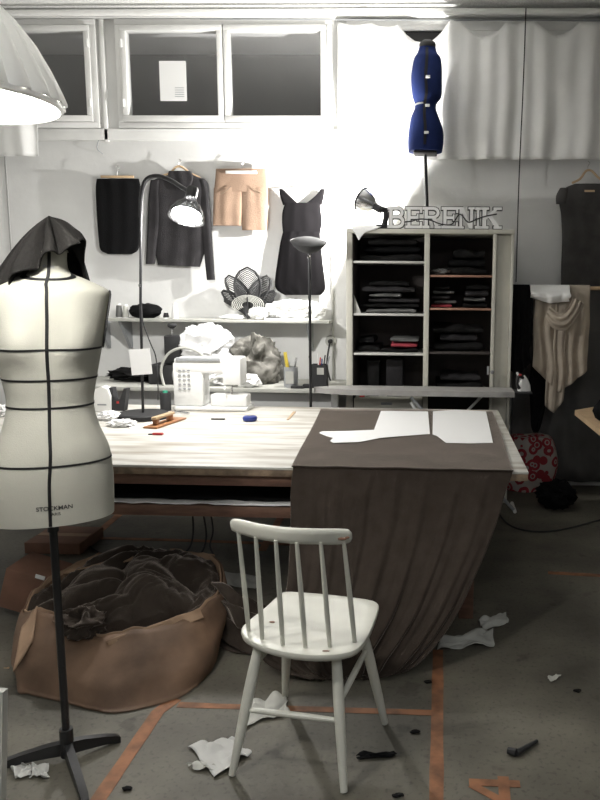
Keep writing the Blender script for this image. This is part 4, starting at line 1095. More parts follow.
def stack(pxa, pxb, z, spec, where):
    for i, (h, m, dl_, dr_, txt) in enumerate(spec):
        dl_ += random.uniform(0, .035); dr_ -= random.uniform(0, .035)
        folded(fx(pxa) + dl_, fx(pxb) + dr_, YA + .02 * (i % 2), YBk, z + .001, h, m, txt + ' ' + where, seed=i * 3 + int(pxa)); z += h * 1.12 + .004
stack(358, 422, zl[0] + .008, [(.05, 'darkcloth', 0, 0, 'lowest black folded cloth'), (.045, 'blackcloth', .02, -.02, 'second black folded cloth'), (.04, 'darkcloth', .05, -.03, 'top dark folded cloth')], 'in the cabinet upper left compartment')
stack(361, 421, zl[1] + .008, [(.03, 'greycloth', .03, -.02, 'lowest grey folded cloth'), (.03, 'darkcloth', 0, -.0, 'second dark folded cloth'), (.03, 'charcoal', .05, -.01, 'middle charcoal folded cloth'), (.03, 'greycloth', .04, -.12, 'grey folded cloth above the charcoal one'), (.035, 'charcoal', 0, -.04, 'fifth charcoal folded cloth'), (.035, 'darkcloth', .03, -.06, 'topmost dark folded cloth')], 'in the left middle compartment')
stack(386, 420, zl[2] + .008, [(.025, 'darkcloth', -.06, 0, 'lowest dark folded cloth'), (.035, 'pink', 0, -.02, 'bright pink folded cloth'), (.03, 'greycloth', .0, .0, 'pale grey folded cloth on the pink one')], 'in the cabinet third left compartment')
stack(356, 380, zl[2] + .008, [(.05, 'darkcloth', 0, 0, 'lower black folded cloth left of the pink'), (.045, 'blackcloth', 0, -.02, 'upper black folded cloth left of the pink')], 'in the cabinet')
stack(431, 489, zr[0] + .007, [(.05, 'darkcloth', 0.08, 0, 'lowest black folded cloth'), (.05, 'blackcloth', .1, -.02, 'middle black folded cloth'), (.06, 'darkcloth', .14, -.03, 'upper black folded cloth')], 'in the top right compartment')
stack(431, 453, zr[1] + .007, [(.02, 'pink', 0.0, 0, 'thin dark pink folded cloth'), (.025, 'greycloth', 0, .04, 'grey folded cloth on the pink one'), (.03, 'charcoal', 0, 0, 'charcoal folded cloth third from the shelf'), (.025, 'greycloth', 0, .02, 'upper grey folded cloth'), (.03, 'darkcloth', 0, 0, 'topmost dark folded cloth')], 'on the lower wooden shelf')
stack(462, 490, zr[1] + .007, [(.035, 'darkcloth', 0, 0, 'lowest dark folded cloth at right'), (.03, 'greycloth', 0, 0, 'grey folded cloth at right'), (.04, 'charcoal', 0, 0, 'charcoal folded cloth at right'), (.03, 'darkcloth', 0, 0, 'topmost dark folded cloth at right')], 'on the lower wooden shelf')
stack(433, 488, zr[2] + .007, [(.06, 'darkcloth', 0, 0, 'lowest dark folded cloth'), (.05, 'charcoal', .05, -.05, 'charcoal folded cloth'), (.05, 'darkcloth', 0, 0, 'topmost dark folded cloth')], 'in the third right compartment')
zbt = .062
stack(433, 488, zr[2] - .30, [(.07, 'darkcloth', 0, 0, 'dark folded cloth'), (.05, 'charcoal', .03, -.03, 'charcoal folded cloth')], 'low in the cabinet bottom right')
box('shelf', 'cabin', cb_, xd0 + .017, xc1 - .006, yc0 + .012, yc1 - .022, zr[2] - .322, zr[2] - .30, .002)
# light cloth at shelf edge
p = P(441, 274, yc0 + .05); tag(blob('light_cloth', 'greycloth', None, (p.x, yc0 + .1, zr[0] + .03), (.07, .06, .022), .3, 5, 3, 3, flat=zr[0] + .008), 'small pale crumpled cloth in the cabinet top right compartment', 'cloth')
p = P(355, 305, yc0 + .05); bm = bmesh.new(); prism(bm, [(xc0 + .032, zl[1] + .008), (xc0 + .085, zl[1] + .008), (xc0 + .06, zl[1] + .07), (xc0 + .032, zl[1] + .14)], yc0 + .03, yc0 + .036)
tag(link('paper_sheet', bm, 'oldpaper', None, smooth=False), 'white paper sheet leaning at the left in the middle compartment', 'paper')

# letters on the cabinet
lw = .026
def letter_polys(ch):
    # strokes (rectangles/quads) in a 1x1 box, slab-serif style
    V = lambda x, s=1: [(x - .09, 0), (x + .09, 0), (x + .09, 1), (x - .09, 1)]
    H = lambda x0, x1, y, h=.13: [(x0, y), (x1, y), (x1, y + h), (x0, y + h)]
    if ch == 'E': return [V(.22), H(.02, .95, 0), H(.02, .95, .87), H(.2, .72, .44), [(.82, 0), (.95, 0), (.95, .3), (.84, .3)], [(.84, .72), (.95, .72), (.95, 1), (.82, 1)], [(.66, .36), (.75, .36), (.75, .66), (.66, .66)]]
    if ch == 'B' or ch == 'R':
        o = [V(.22), H(.02, .62, .87), H(.2, .62, .46), H(.02, .4 if ch == 'R' else .62, 0)]
        def arc(cx, cy, r, w, a0, a1, sx=1.2):
            n = 8; res = []
            for i in range(n):
                a, b = a0 + (a1 - a0) * i / n, a0 + (a1 - a0) * (i + 1) / n
                res.append([(cx + (r - w) * cos(a) * sx, cy + (r - w) * sin(a)), (cx + r * cos(a) * sx, cy + r * sin(a)), (cx + r * cos(b) * sx, cy + r * sin(b)), (cx + (r - w) * cos(b) * sx, cy + (r - w) * sin(b))])
            return res
        o += arc(.6, .73, .27, .13, -PI / 2, PI / 2)
        if ch == 'B': o += arc(.62, .30, .30, .14, -PI / 2, PI / 2)
        else: o += [[(.52, .5), (.72, .5), (.92, 0), (.72, 0)], H(.66, 1, 0, .12)]
        return o
    if ch == 'N': return [V(.18), V(.84), [(.1, 1), (.32, 1), (.93, 0), (.72, 0)], H(0, .38, 0, .1), H(.64, 1.03, .9, .1), H(0, .25, .9, .1)]
    if ch == 'I': return [V(.5), H(.25, .75, 0), H(.25, .75, .87)]
    if ch == 'K': return [V(.2), H(.02, .4, 0, .12), H(.02, .4, .88, .12), [(.27, .40), (.27, .58), (.68, .95), (.86, .95)], [(.36, .55), (.50, .66), (.92, .05), (.72, .05)], H(.62, 1, 0, .12), H(.6, .98, .88, .12)]
lets = [('B', 387, 405), ('E', 405, 423), ('R', 422, 441), ('E', 441, 459), ('N', 458, 474), ('I', 472, 484), ('K', 480, 502)]
lz = zc + .0005; yL = 5.46
descr = ['B, leftmost letter beside the lamp', 'E right after the B', 'R between the two E letters', 'E between R and N', 'N before the narrow I', 'narrow I between N and K', 'K, rightmost letter']
for i, (chr_, a, b) in enumerate(lets):
    xa_, xb_ = P(a, 218, yL).x, P(b, 218, yL).x; hL = P(440, 207.5, yL).z - lz - .004
    tk = thing('sign_letter', 'grey-white slab-serif block letter ' + descr[i] + ' on the cabinet', 'letter', ((xa_ + xb_) / 2, yL, lz), 'block letters on the cabinet')
    bmf, bmr = bmesh.new(), bmesh.new()
    for k2, poly in enumerate(letter_polys(chr_)):
        pw = [(xa_ + (xb_ - xa_) * x, lz + .007 + hL * y) for x, y in poly]
        cxp = sum(p[0] for p in pw) / 4; czp = sum(p[1] for p in pw) / 4
        prism(bmf, pw, yL - .004 - k2 * .0001, yL + .02)
        def grow(p, s=.0055):
            dx, dz = p[0] - cxp, p[1] - czp; return (p[0] + s * (1 if dx > 0 else -1), max(lz, p[1] + s * (1 if dz > 0 else -1)))
        prism(bmr, [grow(p) for p in pw], yL + .0, yL + .035 + k2 * .0001)
    link('face', bmf, 'letter', tk, smooth=False); link('dark_edge', bmr, 'blackmatte', tk, smooth=False)
gp = [P(404, 222, yL - .02), P(412, 221, yL - .025), P(420, 219, yL - .02), P(430, 220, yL - .025), P(441, 224, yL - .02), P(452, 224, yL - .025), P(460, 214, yL - .02), P(468, 222, yL - .025), P(477, 219, yL - .02), P(486, 216, yL - .025), P(497, 214, yL - .02)]
for p in gp: p.y = yL - .014
tag(tube('cable_garland', 'blackmatte', None, gp, .0045, 6, 50), 'thin black cord threaded across the block letters', 'cord')

# clamp lamp at the left end of the cabinet top
LC = P(352, 206, 5.5)
cl = thing('clamp_lamp', 'bright reflector lamp clamped on the left end of the cabinet top', 'lamp', (P(375, 220, 5.5).x, 5.5, zc))
h1 = P(383, 208, 5.5); 
axl = (Vector((-.8, .35, .45))).normalized(); ql = Vector((0, 0, -1)).rotation_difference(axl).to_matrix()
hs_ = P(376, 207, 5.5)
ol = [(.02, 0), (.035, -.02), (.055, -.04), (.075, -.08), (.085, -.12)]
bm = bmesh.new(); lathe(bm, ol + [(r - .003, z) for r, z in ol[::-1]], hs_, 36, mtx=ql, close=True); s1 = link('reflector', bm, 'chrome', cl)
bm = bmesh.new(); lathe(bm, [(.085, -.118), (.092, -.122), (.090, -.131), (.083, -.127)], hs_, 36, mtx=ql, close=True); link('reflector_rim', bm, 'blackmatte', s1)
clb = hs_ + axl * .075
bm = bmesh.new(); bmesh.ops.create_uvsphere(bm, u_segments=20, v_segments=12, radius=.034)
for v in bm.verts: v.co += clb
link('bulb', bm, 'bulb', cl)
tube('socket', 'blackmatte', cl, [hs_ + axl * .03, hs_ - axl * .05], .028, 14)
tube('neck', 'blackmatte', cl, [hs_ - axl * .04, P(385, 210, 5.5), P(386, 216, 5.5), Vector((P(384, 220, 5.5).x, 5.5, zc + .02))], .02, 12, 14)
box('clamp', 'blackmatte', cl, P(376, 222, 5.5).x, P(387, 222, 5.5).x, 5.46, 5.54, zc + .0005, zc + .035, .008)
# small white cloth at the cabinet corner under the lamp
g = loft([[P(352, 226, 5.47), P(362, 225, 5.47), P(382, 226, 5.47)], [P(352, 229, 5.405), P(362, 229, 5.405), P(376, 229, 5.405)], [P(355, 233, 5.40), P(360, 235, 5.40), P(366, 232, 5.40)], [P(357, 237, 5.402), P(359, 240, 5.402), P(361, 236, 5.402)]], 16, 16)
for r_ in g:
    for p in r_:
        if p.y > yc0 - .005: p.z = max(p.z, zc + .005)
bm = bmesh.new(); gridmesh(bm, g); tag(link('paper_scrap', bm, 'paper', None, solid=.003), 'small white scrap hanging over the cabinet top left corner', 'paper')

# ------------------------------------------------------------------ blue dress form
yB = 5.68
bf = Form([(45, 420, 435, .05, .05), (53, 417.5, 437, .06, .06), (58, 414.5, 440.5, .09, .09), (66, 412.5, 441.8, .10, .10), (80, 411, 442, .12, .11), (96, 412.5, 441.5, .12, .11), (103, 414.5, 437, .10, .10), (109, 414.5, 436, .10, .10), (118, 411, 439, .12, .11), (130, 409, 443, .13, .13), (142, 408, 443.5, .13, .13), (152, 408.5, 442, .125, .125)], yB)
bd_ = thing('blue_dress_form', 'royal blue dress form seen from the side on top of the cabinet', 'mannequin', (P(428, 200, yB).x, yB, zc))
bt = link('torso', bf.mesh(48, 60), 'blue', bd_, sharp=60)
turned('neck_cap', 'blackmatte', bd_, [(.058, -.02), (.06, 0), (.055, .012), (.03, .03), (0, .035)], (bf.r[0][1], yB, bf.top + .001), 24)
link('adjust_gap', bf.vband(-PI / 2 - .02, bf.top - .03, bf.bot + .03, .02), 'blackmatte', bt)
for py, px_ in ((77, 428.5), (105, 428), (133, 427)):
    p = P(px_, py, yB - .12); q_ = bf.sec(p.z); yy = yB - q_[2]
    box('dial', 'plastic', bt, p.x - .02, p.x + .012, yy - .016, yy - .002, p.z - .009, p.z + .009, .003)
link('waist_tape', bf.band(P(425, 106, yB).z, .012, PI * 1.02, PI * 1.45), 'oldpaper', bt)
box('bottom_strip', 'blackmatte', bt, bf.r[-1][1] - .085, bf.r[-1][1] + .085, yB - .085, yB + .085, bf.bot - .02, bf.bot - .001, .01)
xp_ = bf.r[-1][1]
tube('pole', 'black', bd_, [Vector((xp_, yB, bf.bot - .015)), Vector((P(428, 220, yB).x, yB, zc + .02))], .0125, 12)
turned('base', 'blackmatte', bd_, [(0, .02), (.11, .018), (.12, .010), (.12, 0), (0, 0)], (P(428, 220, yB).x, yB, zc + .0005), 32)

# ------------------------------------------------------------------ clothes on the back wall
yg = 5.93
def nail(px, py, parent): 
    tube('hook', 'chrome', parent, [P(px, py, YW), P(px, py, yg - .005)], .003, 6)
def hanger(t, px, py, wl, wr, drop, m='lightwood'):
    c = P(px, py, yg)
    tube('hanger_hook', 'chrome', t, [P(px, py + 3, yg), P(px, py - 1, yg), P(px + 2, py - 4, yg), P(px + 1, py - 6, yg), P(px - 1.5, py - 5, yg)], .003, 6, 14)
# black top
t = thing('black_skirt', 'black skirt on a clip hanger, leftmost garment on the wall', 'skirt', P(118, 176, yg))
garment('skirt_body', 'blackcloth', t, [(179, 97, 139), (190, 96, 141), (215, 97, 141), (240, 99, 140), (250, 101, 138), (254, 108, 132)], yg, .05, 3, .006, 1)
box('clip_bar', 'lightwood', t, P(102, 177, yg).x, P(135, 177, yg).x, yg - .03, yg - .015, P(118, 178.5, yg).z, P(118, 176, yg).z, .003)
tube('hanger_hook', 'chrome', t, [P(117, 177, yg - .02), P(117.5, 171, yg - .02), P(119, 168, yg - .02), P(117, 166, yg - .01)], .003, 6, 10)
# grey sweater
t = thing('grey_sweater', 'charcoal long-sleeved sweater on a wooden hanger behind the lit lamp', 'sweater', P(180, 172, yg))
garment('body', 'charcoal', t, [(172, 171, 190), (176, 166, 196), (180, 154, 206), (188, 151, 209), (205, 152, 208), (230, 154, 206), (250, 155, 205), (262, 158, 200, 265, 267)], yg, .05, 3, .008, 5)
garment('sleeve', 'charcoal', t, [(180, 151, 160), (195, 149, 160), (220, 148, 160), (245, 147, 157), (264, 146, 155)], yg - .005, .045, 1, .006, 2, n=20)
garment('sleeve', 'charcoal', t, [(180, 199, 206), (195, 200, 209), (220, 202, 211), (250, 204, 213), (280, 207, 215)], yg - .005, .045, 1, .006, 3, n=20)
garment('cowl_collar', 'charcoal', t, [(171, 169, 191), (176, 168, 193), (183, 172, 192), (190, 176, 188)], yg - .03, .03, 2, .007, 8, n=28, nv=16)
bm = bmesh.new(); sweep(bm, [P(162, 176, yg), P(170, 173, yg), P(176, 167, yg), P(182, 167, yg), P(190, 173, yg), P(200, 178, yg)], .009, 8, 16); link('wooden_hanger', bm, 'lightwood', t)
tube('hanger_hook', 'chrome', t, [P(179, 167, yg), P(179, 163, yg), P(181, 161, yg), P(179, 159, yg)], .003, 6, 10)
# tan shorts
t = thing('tan_shorts', 'tan cotton shorts clipped to a white hanger on the wall', 'shorts', P(240, 172, yg))
garment('waist', 'tan', t, [(169, 216, 267), (176, 215.5, 267.5), (192, 214, 268)], yg, .05, 2, .004, 1, nv=14)
garment('leg', 'tan', t, [(188, 214, 243), (205, 213.5, 242.5), (224, 213, 241.5), (225, 213, 241.5)], yg, .05, 2, .006, 2, nv=18)
garment('leg', 'tan', t, [(188, 240, 268), (205, 241, 268), (228, 242, 267), (229.5, 242, 267)], yg, .05, 2, .006, 4, nv=18)
box('clip_bar', 'plastic', t, P(227, 172, yg).x, P(258, 172, yg).x, yg - .045, yg - .03, P(242, 174.5, yg).z, P(242, 171.5, yg).z, .003)
tube('hanger_hook', 'chrome', t, [P(242, 171, yg - .02), P(242, 165, yg - .015), P(243.5, 163, yg - .01), P(242, 161, yg - .01)], .003, 6, 10)
for a_, b_ in (((221, 194), (231, 186)), ((251, 186), (262, 193))): tube('pocket_seam', 'edge', t, [P(a_[0], a_[1], yg - .036), P((a_[0] + b_[0]) / 2, (a_[1] + b_[1]) / 2 + 1, yg - .04), P(b_[0], b_[1], yg - .036)], .003, 6, 8)
# ombre dress
t = thing('ombre_dress', 'sleeveless dress fading from grey to black on the wall', 'dress', P(302, 190, yg))
garment('bodice', 'ombre', t, [(203, 285, 320), (212, 282.5, 321), (222, 282, 322), (234, 283, 320)], yg, .05, 3, .005, 2, nv=20)
garment('strap', 'ombre', t, [(189, 279, 283), (196, 280, 290), (205, 283, 300)], yg, .03, 1, .002, 2, n=16, nv=12)
garment('strap', 'ombre', t, [(189, 321, 325), (196, 315, 324), (205, 304, 322)], yg, .03, 1, .002, 2, n=16, nv=12)
garment('skirt', 'ombre', t, [(232, 283, 320), (245, 280, 321), (265, 277, 323), (282, 275, 325), (290, 277, 325), (295, 285, 321)], yg, .08, 5, .010, 6, grow=True)
bm = bmesh.new(); sweep(bm, [P(281, 190, yg), P(290, 189, yg), P(302, 188.5, yg), P(314, 189, yg), P(323, 190, yg)], .006, 8, 14); link('white_hanger', bm, 'plastic', t)
tube('hanger_hook', 'chrome', t, [P(302, 188, yg), P(302, 182, yg), P(304, 179, yg), P(302, 177, yg)], .003, 6, 10)
# grey dress right
t = thing('grey_tunic', 'dark grey short-sleeved dress on a wooden hanger at the right edge', 'dress', P(588, 180, yg))
garment('tunic_body', 'greydress', t, [(184, 574, 602), (189, 564, 612), (200, 559, 618), (215, 561, 616), (240, 562, 618), (270, 561, 620), (290, 561, 622)], yg - .02, .06, 5, .008, 3, grow=True)
garment('short_sleeve', 'greydress', t, [(188, 560, 568), (196, 556, 568), (204, 556, 566)], yg - .025, .05, 1, .003, 3, n=16, nv=10)
bm = bmesh.new(); sweep(bm, [P(572, 183, yg - .02), P(580, 179, yg - .02), P(586, 171, yg - .02), P(592, 171, yg - .02), P(600, 179, yg - .02), P(612, 184, yg - .02)], .009, 8, 16); link('wooden_hanger', bm, 'lightwood', t)
tube('hanger_hook', 'chrome', t, [P(588, 171, yg - .02), P(588, 166, yg - .01), P(590, 163, yg), P(588, 161, yg)], .003, 6, 10)
box('neck_label', 'lightwood', t, P(583, 192, yg).x, P(593, 192, yg).x, yg - .063, yg - .061, P(588, 193, yg).z, P(588, 191, yg).z, 0)

# clothes rail, right of cabinet
yr = 5.62
zrod = P(560, 288, yr).z
rod = tag(tube('clothes_rail', 'lightwood', None, [Vector((P(505, 284, yr).x + .03, yr, zrod)), Vector((2.2, yr, zrod))], .014, 12), 'pale wooden rail with cloths hung over it right of the cabinet', 'rail')
def over(name, m, label, cat, x0, x1, y_, ybot, ft=5, amp=.012, seed=0, rr=.03):
    """cloth folded over the rail: front fall to ybot (py), rear fall shorter"""
    xa_, xb_ = P(x0, 300, yr).x, P(x1, 300, yr).x; zb1 = [P(x0, ybot[0], yr).z, P((x0 + x1) / 2, ybot[1], yr).z, P(x1, ybot[2], yr).z]
    rows = []
    prof = [(.035, -.35), (.034, -.15), (.03, -.02), (.018, .014), (0, .021), (-.02, .014), (-.03, -.02)]
    g = []
    nu = 60; nv = 50
    for i in range(nv):
        v = i / (nv - 1); row = []
        for j in range(nu):
            u = j / (nu - 1); x = xa_ + (xb_ - xa_) * u
            bz = (zb1[0] * (1 - u) * (1 - 2 * u) if u < .5 else 0) ; 
            bz = zb1[0] + (zb1[1] - zb1[0]) * u * 2 if u < .5 else zb1[1] + (zb1[2] - zb1[1]) * (u * 2 - 1)
            if v < .3: 
                q = catmull([(0, a + 0, b) for a, b in prof], 16)[int(v / .3 * 15)]; yy, zz_ = q.y, zrod + q.z
            else:
                f = (v - .3) / .7; yy = -.03 - .012 * sin(f * PI); zz_ = zrod - .02 + (bz - zrod + .02) * f
            h = max(0, min(1, (v - .3) / .3)); fo = sin(u * 2 * PI * ft + seed + 2 * N(u * 2, v * 2, seed)) + .8 * N(u * 8, v * 3, seed)
            row.append(Vector((x + .02 * h * N(v * 4, u * 2, seed + 5), yr + yy * (1 + rr * 10 * (1 if rr > .03 else 0)) - amp * (fo + 1.3) * h, zz_)))
        g.append(row)
    bm = bmesh.new(); gridmesh(bm, g)
    return tag(link(name, bm, m, None, solid=.005, sharp=180), label, cat)
over('black_garment', 'blackcloth', 'black garment hung over the rail right next to the cabinet', 'garment', 508, 532, 0, (368, 374, 362), 3, .014, 1)
over('beige_scarf', 'beige', 'beige gauzy cloth draped over the rail under the white towel', 'cloth', 534, 589, 0, (366, 392, 370), 5, .013, 4)
over('white_towel', 'plastic', 'folded white towel lying over the beige cloth on the rail', 'towel', 529, 568, 0, (297, 303, 301), 2, .006, 7, rr=.12)
tail = over('beige_scarf', 'beige', 'narrow dull beige tail of cloth hanging lowest under the rail', 'cloth', 548, 566, 0, (405, 412, 400), 2, .01, 9, rr=.03)
tag(garment('black_garment', 'blackcloth', None, [(289, 538, 548), (320, 536, 549), (366, 531, 549), (385, 528, 549), (400, 530, 547), (425, 531, 541), (432, 533, 538)], 5.72, .05, 3, .012, 5), 'black cloth hanging low beneath the beige one, behind the iron', 'garment')
tail.name = 'scarf_tail'; tail.parent = bpy.data.objects['beige_scarf']; del tail['label']; del tail['category']
# knot bulge of the scarf
g = loft([[P(545, 318, yr - .11), P(553, 328, yr - .13), P(566, 330, yr - .13), P(578, 316, yr - .11), P(584, 304, yr - .08)], [P(547, 312, yr - .12), P(556, 320, yr - .15), P(566, 320, yr - .15), P(574, 310, yr - .12), P(578, 300, yr - .09)], [P(550, 306, yr - .1), P(557, 312, yr - .12), P(564, 312, yr - .12), P(570, 305, yr - .1), P(573, 298, yr - .08)]], 30, 16,
         lambda u, v, p: Vector((0, .012 * sin(v * 16), 0)))
bm = bmesh.new(); gridmesh(bm, g); link('scarf_swag', bm, 'beige', bpy.data.objects['beige_scarf'], solid=.005, sharp=180)

# ------------------------------------------------------------------ ironing board + iron
yi = 5.285; zi = P(420, 388.5, yi).z
xi0, xi1 = P(314, 392, yi).x, P(513, 392, yi).x
ib = thing('ironing_board', 'long grey ironing board standing between the table and the cabinet', 'ironing board', ((xi0 + xi1) / 2, yi, 0))
ol_ = []
for i in range(40):
    f = i / 39; x = xi0 + (xi1 - xi0) * f
    w = .125 * (min(1, (f / .22)) ** .55 if f < .22 else 1) * (1 if f < .97 else .9)
    ol_.append((x, w))
poly = [(x, yi - w) for x, w in ol_] + [(x, yi + w) for x, w in ol_[::-1]]
bm = bmesh.new(); slab(bm, poly, zi - .038, zi)
link('board', bm, 'board', ib, smooth=True, sharp=40)
bm = bmesh.new(); slab(bm, [(x, yi + (y - yi) * 1.015) for x, y in poly], zi - .048, zi - .0385); link('underside', bm, 'greyplastic', ib, smooth=False)
tube('leg', 'plastic', ib, [P(411, 402, yi - .08), Vector((P(440, 450, yi).x + .25, yi - .08, .02))], .012, 10)
bpy.data.objects.remove(bpy.data.objects['leg.011']) if False else None
a_ = Vector((P(411, 400, yi).x, yi - .09, zi - .049)); b_ = Vector((a_.x + .75, yi - .09, .015))
ib.children[-1].data.clear_geometry()
bm = bmesh.new(); sweep(bm, [a_ - ib.location, b_ - ib.location], .012, 10); bm.to_mesh(ib.children[-1].data); bm.free(); ib.children[-1].data.materials.append(M['plastic']) if not ib.children[-1].data.materials else None
a2 = Vector((P(484, 400, yi).x, yi + .09, zi - .049)); tube('leg', 'plastic', ib, [a2, Vector((a2.x - .75, yi + .09, .015))], .010, 10)
tube('foot_bar', 'plastic', ib, [Vector((b_.x, yi - .11, .015)), Vector((b_.x, yi + .11, .015))], .013, 10)
tube('foot_bar', 'plastic', ib, [Vector((a2.x - .75, yi - .11, .015)), Vector((a2.x - .75, yi + .11, .015))], .013, 10)
xi2 = P(531, 394, yi).x
box('iron_rest', 'blackmatte', ib, xi1 - .01, xi2, yi - .09, yi + .09, zi - .018, zi - .008, .003)
# iron standing on its heel
xk0, xk1 = P(516, 392, yi).x, P(529, 392, yi).x; xk = (xk0 + xk1) / 2; zk = zi - .0075
irn = thing('clothes_iron', 'white steam iron standing upright at the right end of the ironing board', 'iron', (xk, yi, zk))
hi_ = P(520, 371, yi).z - zk
bm = bmesh.new(); rings = []
for f in [i / 14 for i in range(15)]:
    w = .045 * (1 - f ** 2.2) + .002; d = .05 * (1 - f * .75)
    rings.append([Vector((xk + .01 + w * cos(a), yi + .0 + d * .45 * sin(a), zk + hi_ * .8 * f)) for a in [2 * PI * k / 16 for k in range(16)]])
vs = gridmesh(bm, rings, True); bm.faces.new(vs[0][::-1]); bm.faces.new(vs[-1]); link('body', bm, 'plastic', irn)
tube('handle', 'blackmatte', irn, [Vector((xk - .025, yi - .03, zk + .02)), Vector((xk - .045, yi - .035, zk + .06)), Vector((xk - .035, yi - .035, zk + hi_ * .75)), Vector((xk + .0, yi - .02, zk + hi_ * .68))], .011, 10, 16)
box('red_button', 'redplastic', irn, xk - .035, xk - .015, yi - .055, yi - .03, zk + hi_ * .8, zk + hi_ * .88, .004)
tube('spout_guard', 'plastic', irn, [Vector((xk - .02, yi - .02, zk + hi_ * .55)), Vector((xk - .045, yi - .02, zk + hi_ * .95))], .008, 8)

# ------------------------------------------------------------------ cardboard box with fabric
rim = [(22, 612, 3.02), (36, 588, 3.2), (58, 572, 3.38), (95, 556, 3.6), (135, 549, 3.72), (170, 552, 3.72), (200, 554, 3.68), (220, 562, 3.5), (223, 585, 3.3), (205, 607, 3.02), (180, 621, 2.9), (140, 630, 2.84), (105, 636, 2.82), (80, 634, 2.84), (60, 618, 2.88), (38, 610, 2.94)]
base = [(20, 690), (30, 665), (60, 640), (100, 628), (150, 625), (190, 630), (212, 640), (214, 655), (212, 668), (200, 684), (176, 699), (140, 709), (108, 712), (75, 706), (45, 698), (28, 694)]
rw = [P(x, y, d) for x, y, d in rim]; bw = [G(x, y, .003) for x, y in base]
def closed(pts, q=6):
    k = len(pts); out = []
    for i in range(k):
        p0, p1, p2, p3 = pts[i - 1], pts[i], pts[(i + 1) % k], pts[(i + 2) % k]
        for s in range(q):
            f = s / q; out.append(.5 * ((2 * p1) + (p2 - p0) * f + (2 * p0 - 5 * p1 + 4 * p2 - p3) * f * f + (3 * p1 - p0 - 3 * p2 + p3) * f ** 3))
    return out
rc_, bc_ = closed(rw), closed(bw)
cen = sum(rc_, Vector()) / len(rc_)
g = []
for i in range(15):
    f = i / 14; row = []
    for j in range(len(rc_)):
        p = bc_[j].lerp(rc_[j], f); o = p - cen; o.z = 0; o.normalize()
        p = p + o * (.03 * sin(f * PI) + .012 * N(j * .12, f * 4, 2) + (.004 * N(j * .9, f, 3)))
        if i == 14: p.z += .018 * N(j * .35, 0, 9)
        row.append(p)
    g.append(row)
bm = bmesh.new(); vs = gridmesh(bm, g, True); bm.faces.new(vs[0])
cbx = thing('cardboard_box', 'big sagging brown cardboard box filled with dark fabric', 'box', Vector((cen.x, cen.y, 0)))
link('box_wall', bm, 'card', cbx, solid=.008, sharp=70)
# torn lining edge
g2 = []
for f, off in ((0, -.008), (1, -.012)):
    g2.append([p + (cen - p).normalized() * .012 + Vector((0, 0, (-.06 if f == 0 else .006) )) for p in [g[14][j] for j in range(len(rc_))]])
bm = bmesh.new(); gridmesh(bm, g2, True); link('torn_rim', bm, 'cardin', cbx, solid=.004, sharp=70)
# flaps
torn = [P(106, 641, 2.79), P(150, 630, 2.80), P(200, 609, 2.95), P(204, 618, 2.93), P(160, 640, 2.775), P(112, 650, 2.765)]
def quad(name, m, par, pts, th=.006, n=8, sag=.01):
    a, b, c, d = pts
    gg = [[a.lerp(b, j / n).lerp(d.lerp(c, j / n), i / n) + Vector((0, 0, sag * N(i * .6, j * .6, 4))) for j in range(n + 1)] for i in range(n + 1)]
    bm = bmesh.new(); gridmesh(bm, gg); return link(name, bm, m, par, solid=th, sharp=60)
quad('torn_layer', 'cardin', cbx, [torn[0], torn[2], torn[3], torn[5]], sag=.01)
quad('flap', 'cardin', cbx, [P(60, 574, 3.40), P(94, 556, 3.6), P(132, 547, 3.68), P(134, 561, 3.45)], sag=.02)
quad('flap', 'cardin', cbx, [P(170, 549, 3.74), P(215, 556, 3.62), P(210, 562, 3.55), P(172, 556, 3.6)], sag=.02)
quad('flap', 'cardin', cbx, [P(37, 606, 2.92), P(33, 642, 2.80), P(13, 672, 2.70), P(22, 628, 2.86)], sag=.01)
quad('flap', 'cardin', cbx, [P(-8, 672, 2.86), P(9, 667, 2.86), P(11, 700, 2.80), P(-8, 704, 2.80)], sag=.01)
quad('flap', 'card', cbx, [P(55, 612, 2.9), P(80, 634, 2.82), P(78, 640, 2.80), P(52, 622, 2.86)], sag=.01)
# heap of fabric (height field inside the rim)
def inside_r(j): return rc_[j]
nh = 46; nl = len(rc_)
g = []
hc_ = Vector((cen.x, cen.y, 0))
for i in range(1, nh + 1):
    f = i / nh; row = []
    for j in range(nl):
        e = rc_[j]; q_ = Vector((e.x, e.y, 0)); base_ = hc_.lerp(q_, f * .95)
        z = (e.z - .035) * f ** 2 + (cen.z + .05) * (1 - f ** 2)
        z += .075 * (wrinkle(base_.x - cen.x, base_.y - cen.y, 3) - .4) * (1 if f < .93 else .4) + .06 * N(base_.x * 3.5, base_.y * 3.5, 1)
        row.append(Vector((base_.x, base_.y, z)))
    g.append(row)
# refine around
bm = bmesh.new(); g = [[a for j in range(nl) for a in (row[j], row[j].lerp(row[(j + 1) % nl], .5))] for row in g]
for row in g:
    for p in row: p.z += .014 * (wrinkle((p.x - cen.x) * 1.9 + .2, (p.y - cen.y) * 1.9, 8) - .4)
vs = gridmesh(bm, g, True); vt = bm.verts.new(Vector((cen.x, cen.y, cen.z + .07)))
for j in range(len(vs[0])): bm.faces.new((vt, vs[0][(j + 1) % len(vs[0])], vs[0][j]))
tag(link('fabric_heap', bm, 'brown', None, sharp=180), 'crumpled dark brown fabric heaped in the cardboard box', 'fabric')
# clump hanging over the front rim
p = P(84, 625, 2.86); tag(blob('fabric_bunch', 'brown', None, (p.x, p.y, p.z + .005), (.085, .075, .06), .28, 3.4, 6, 5, octv=2), 'bunch of brown fabric bulging over the front rim of the box', 'fabric')

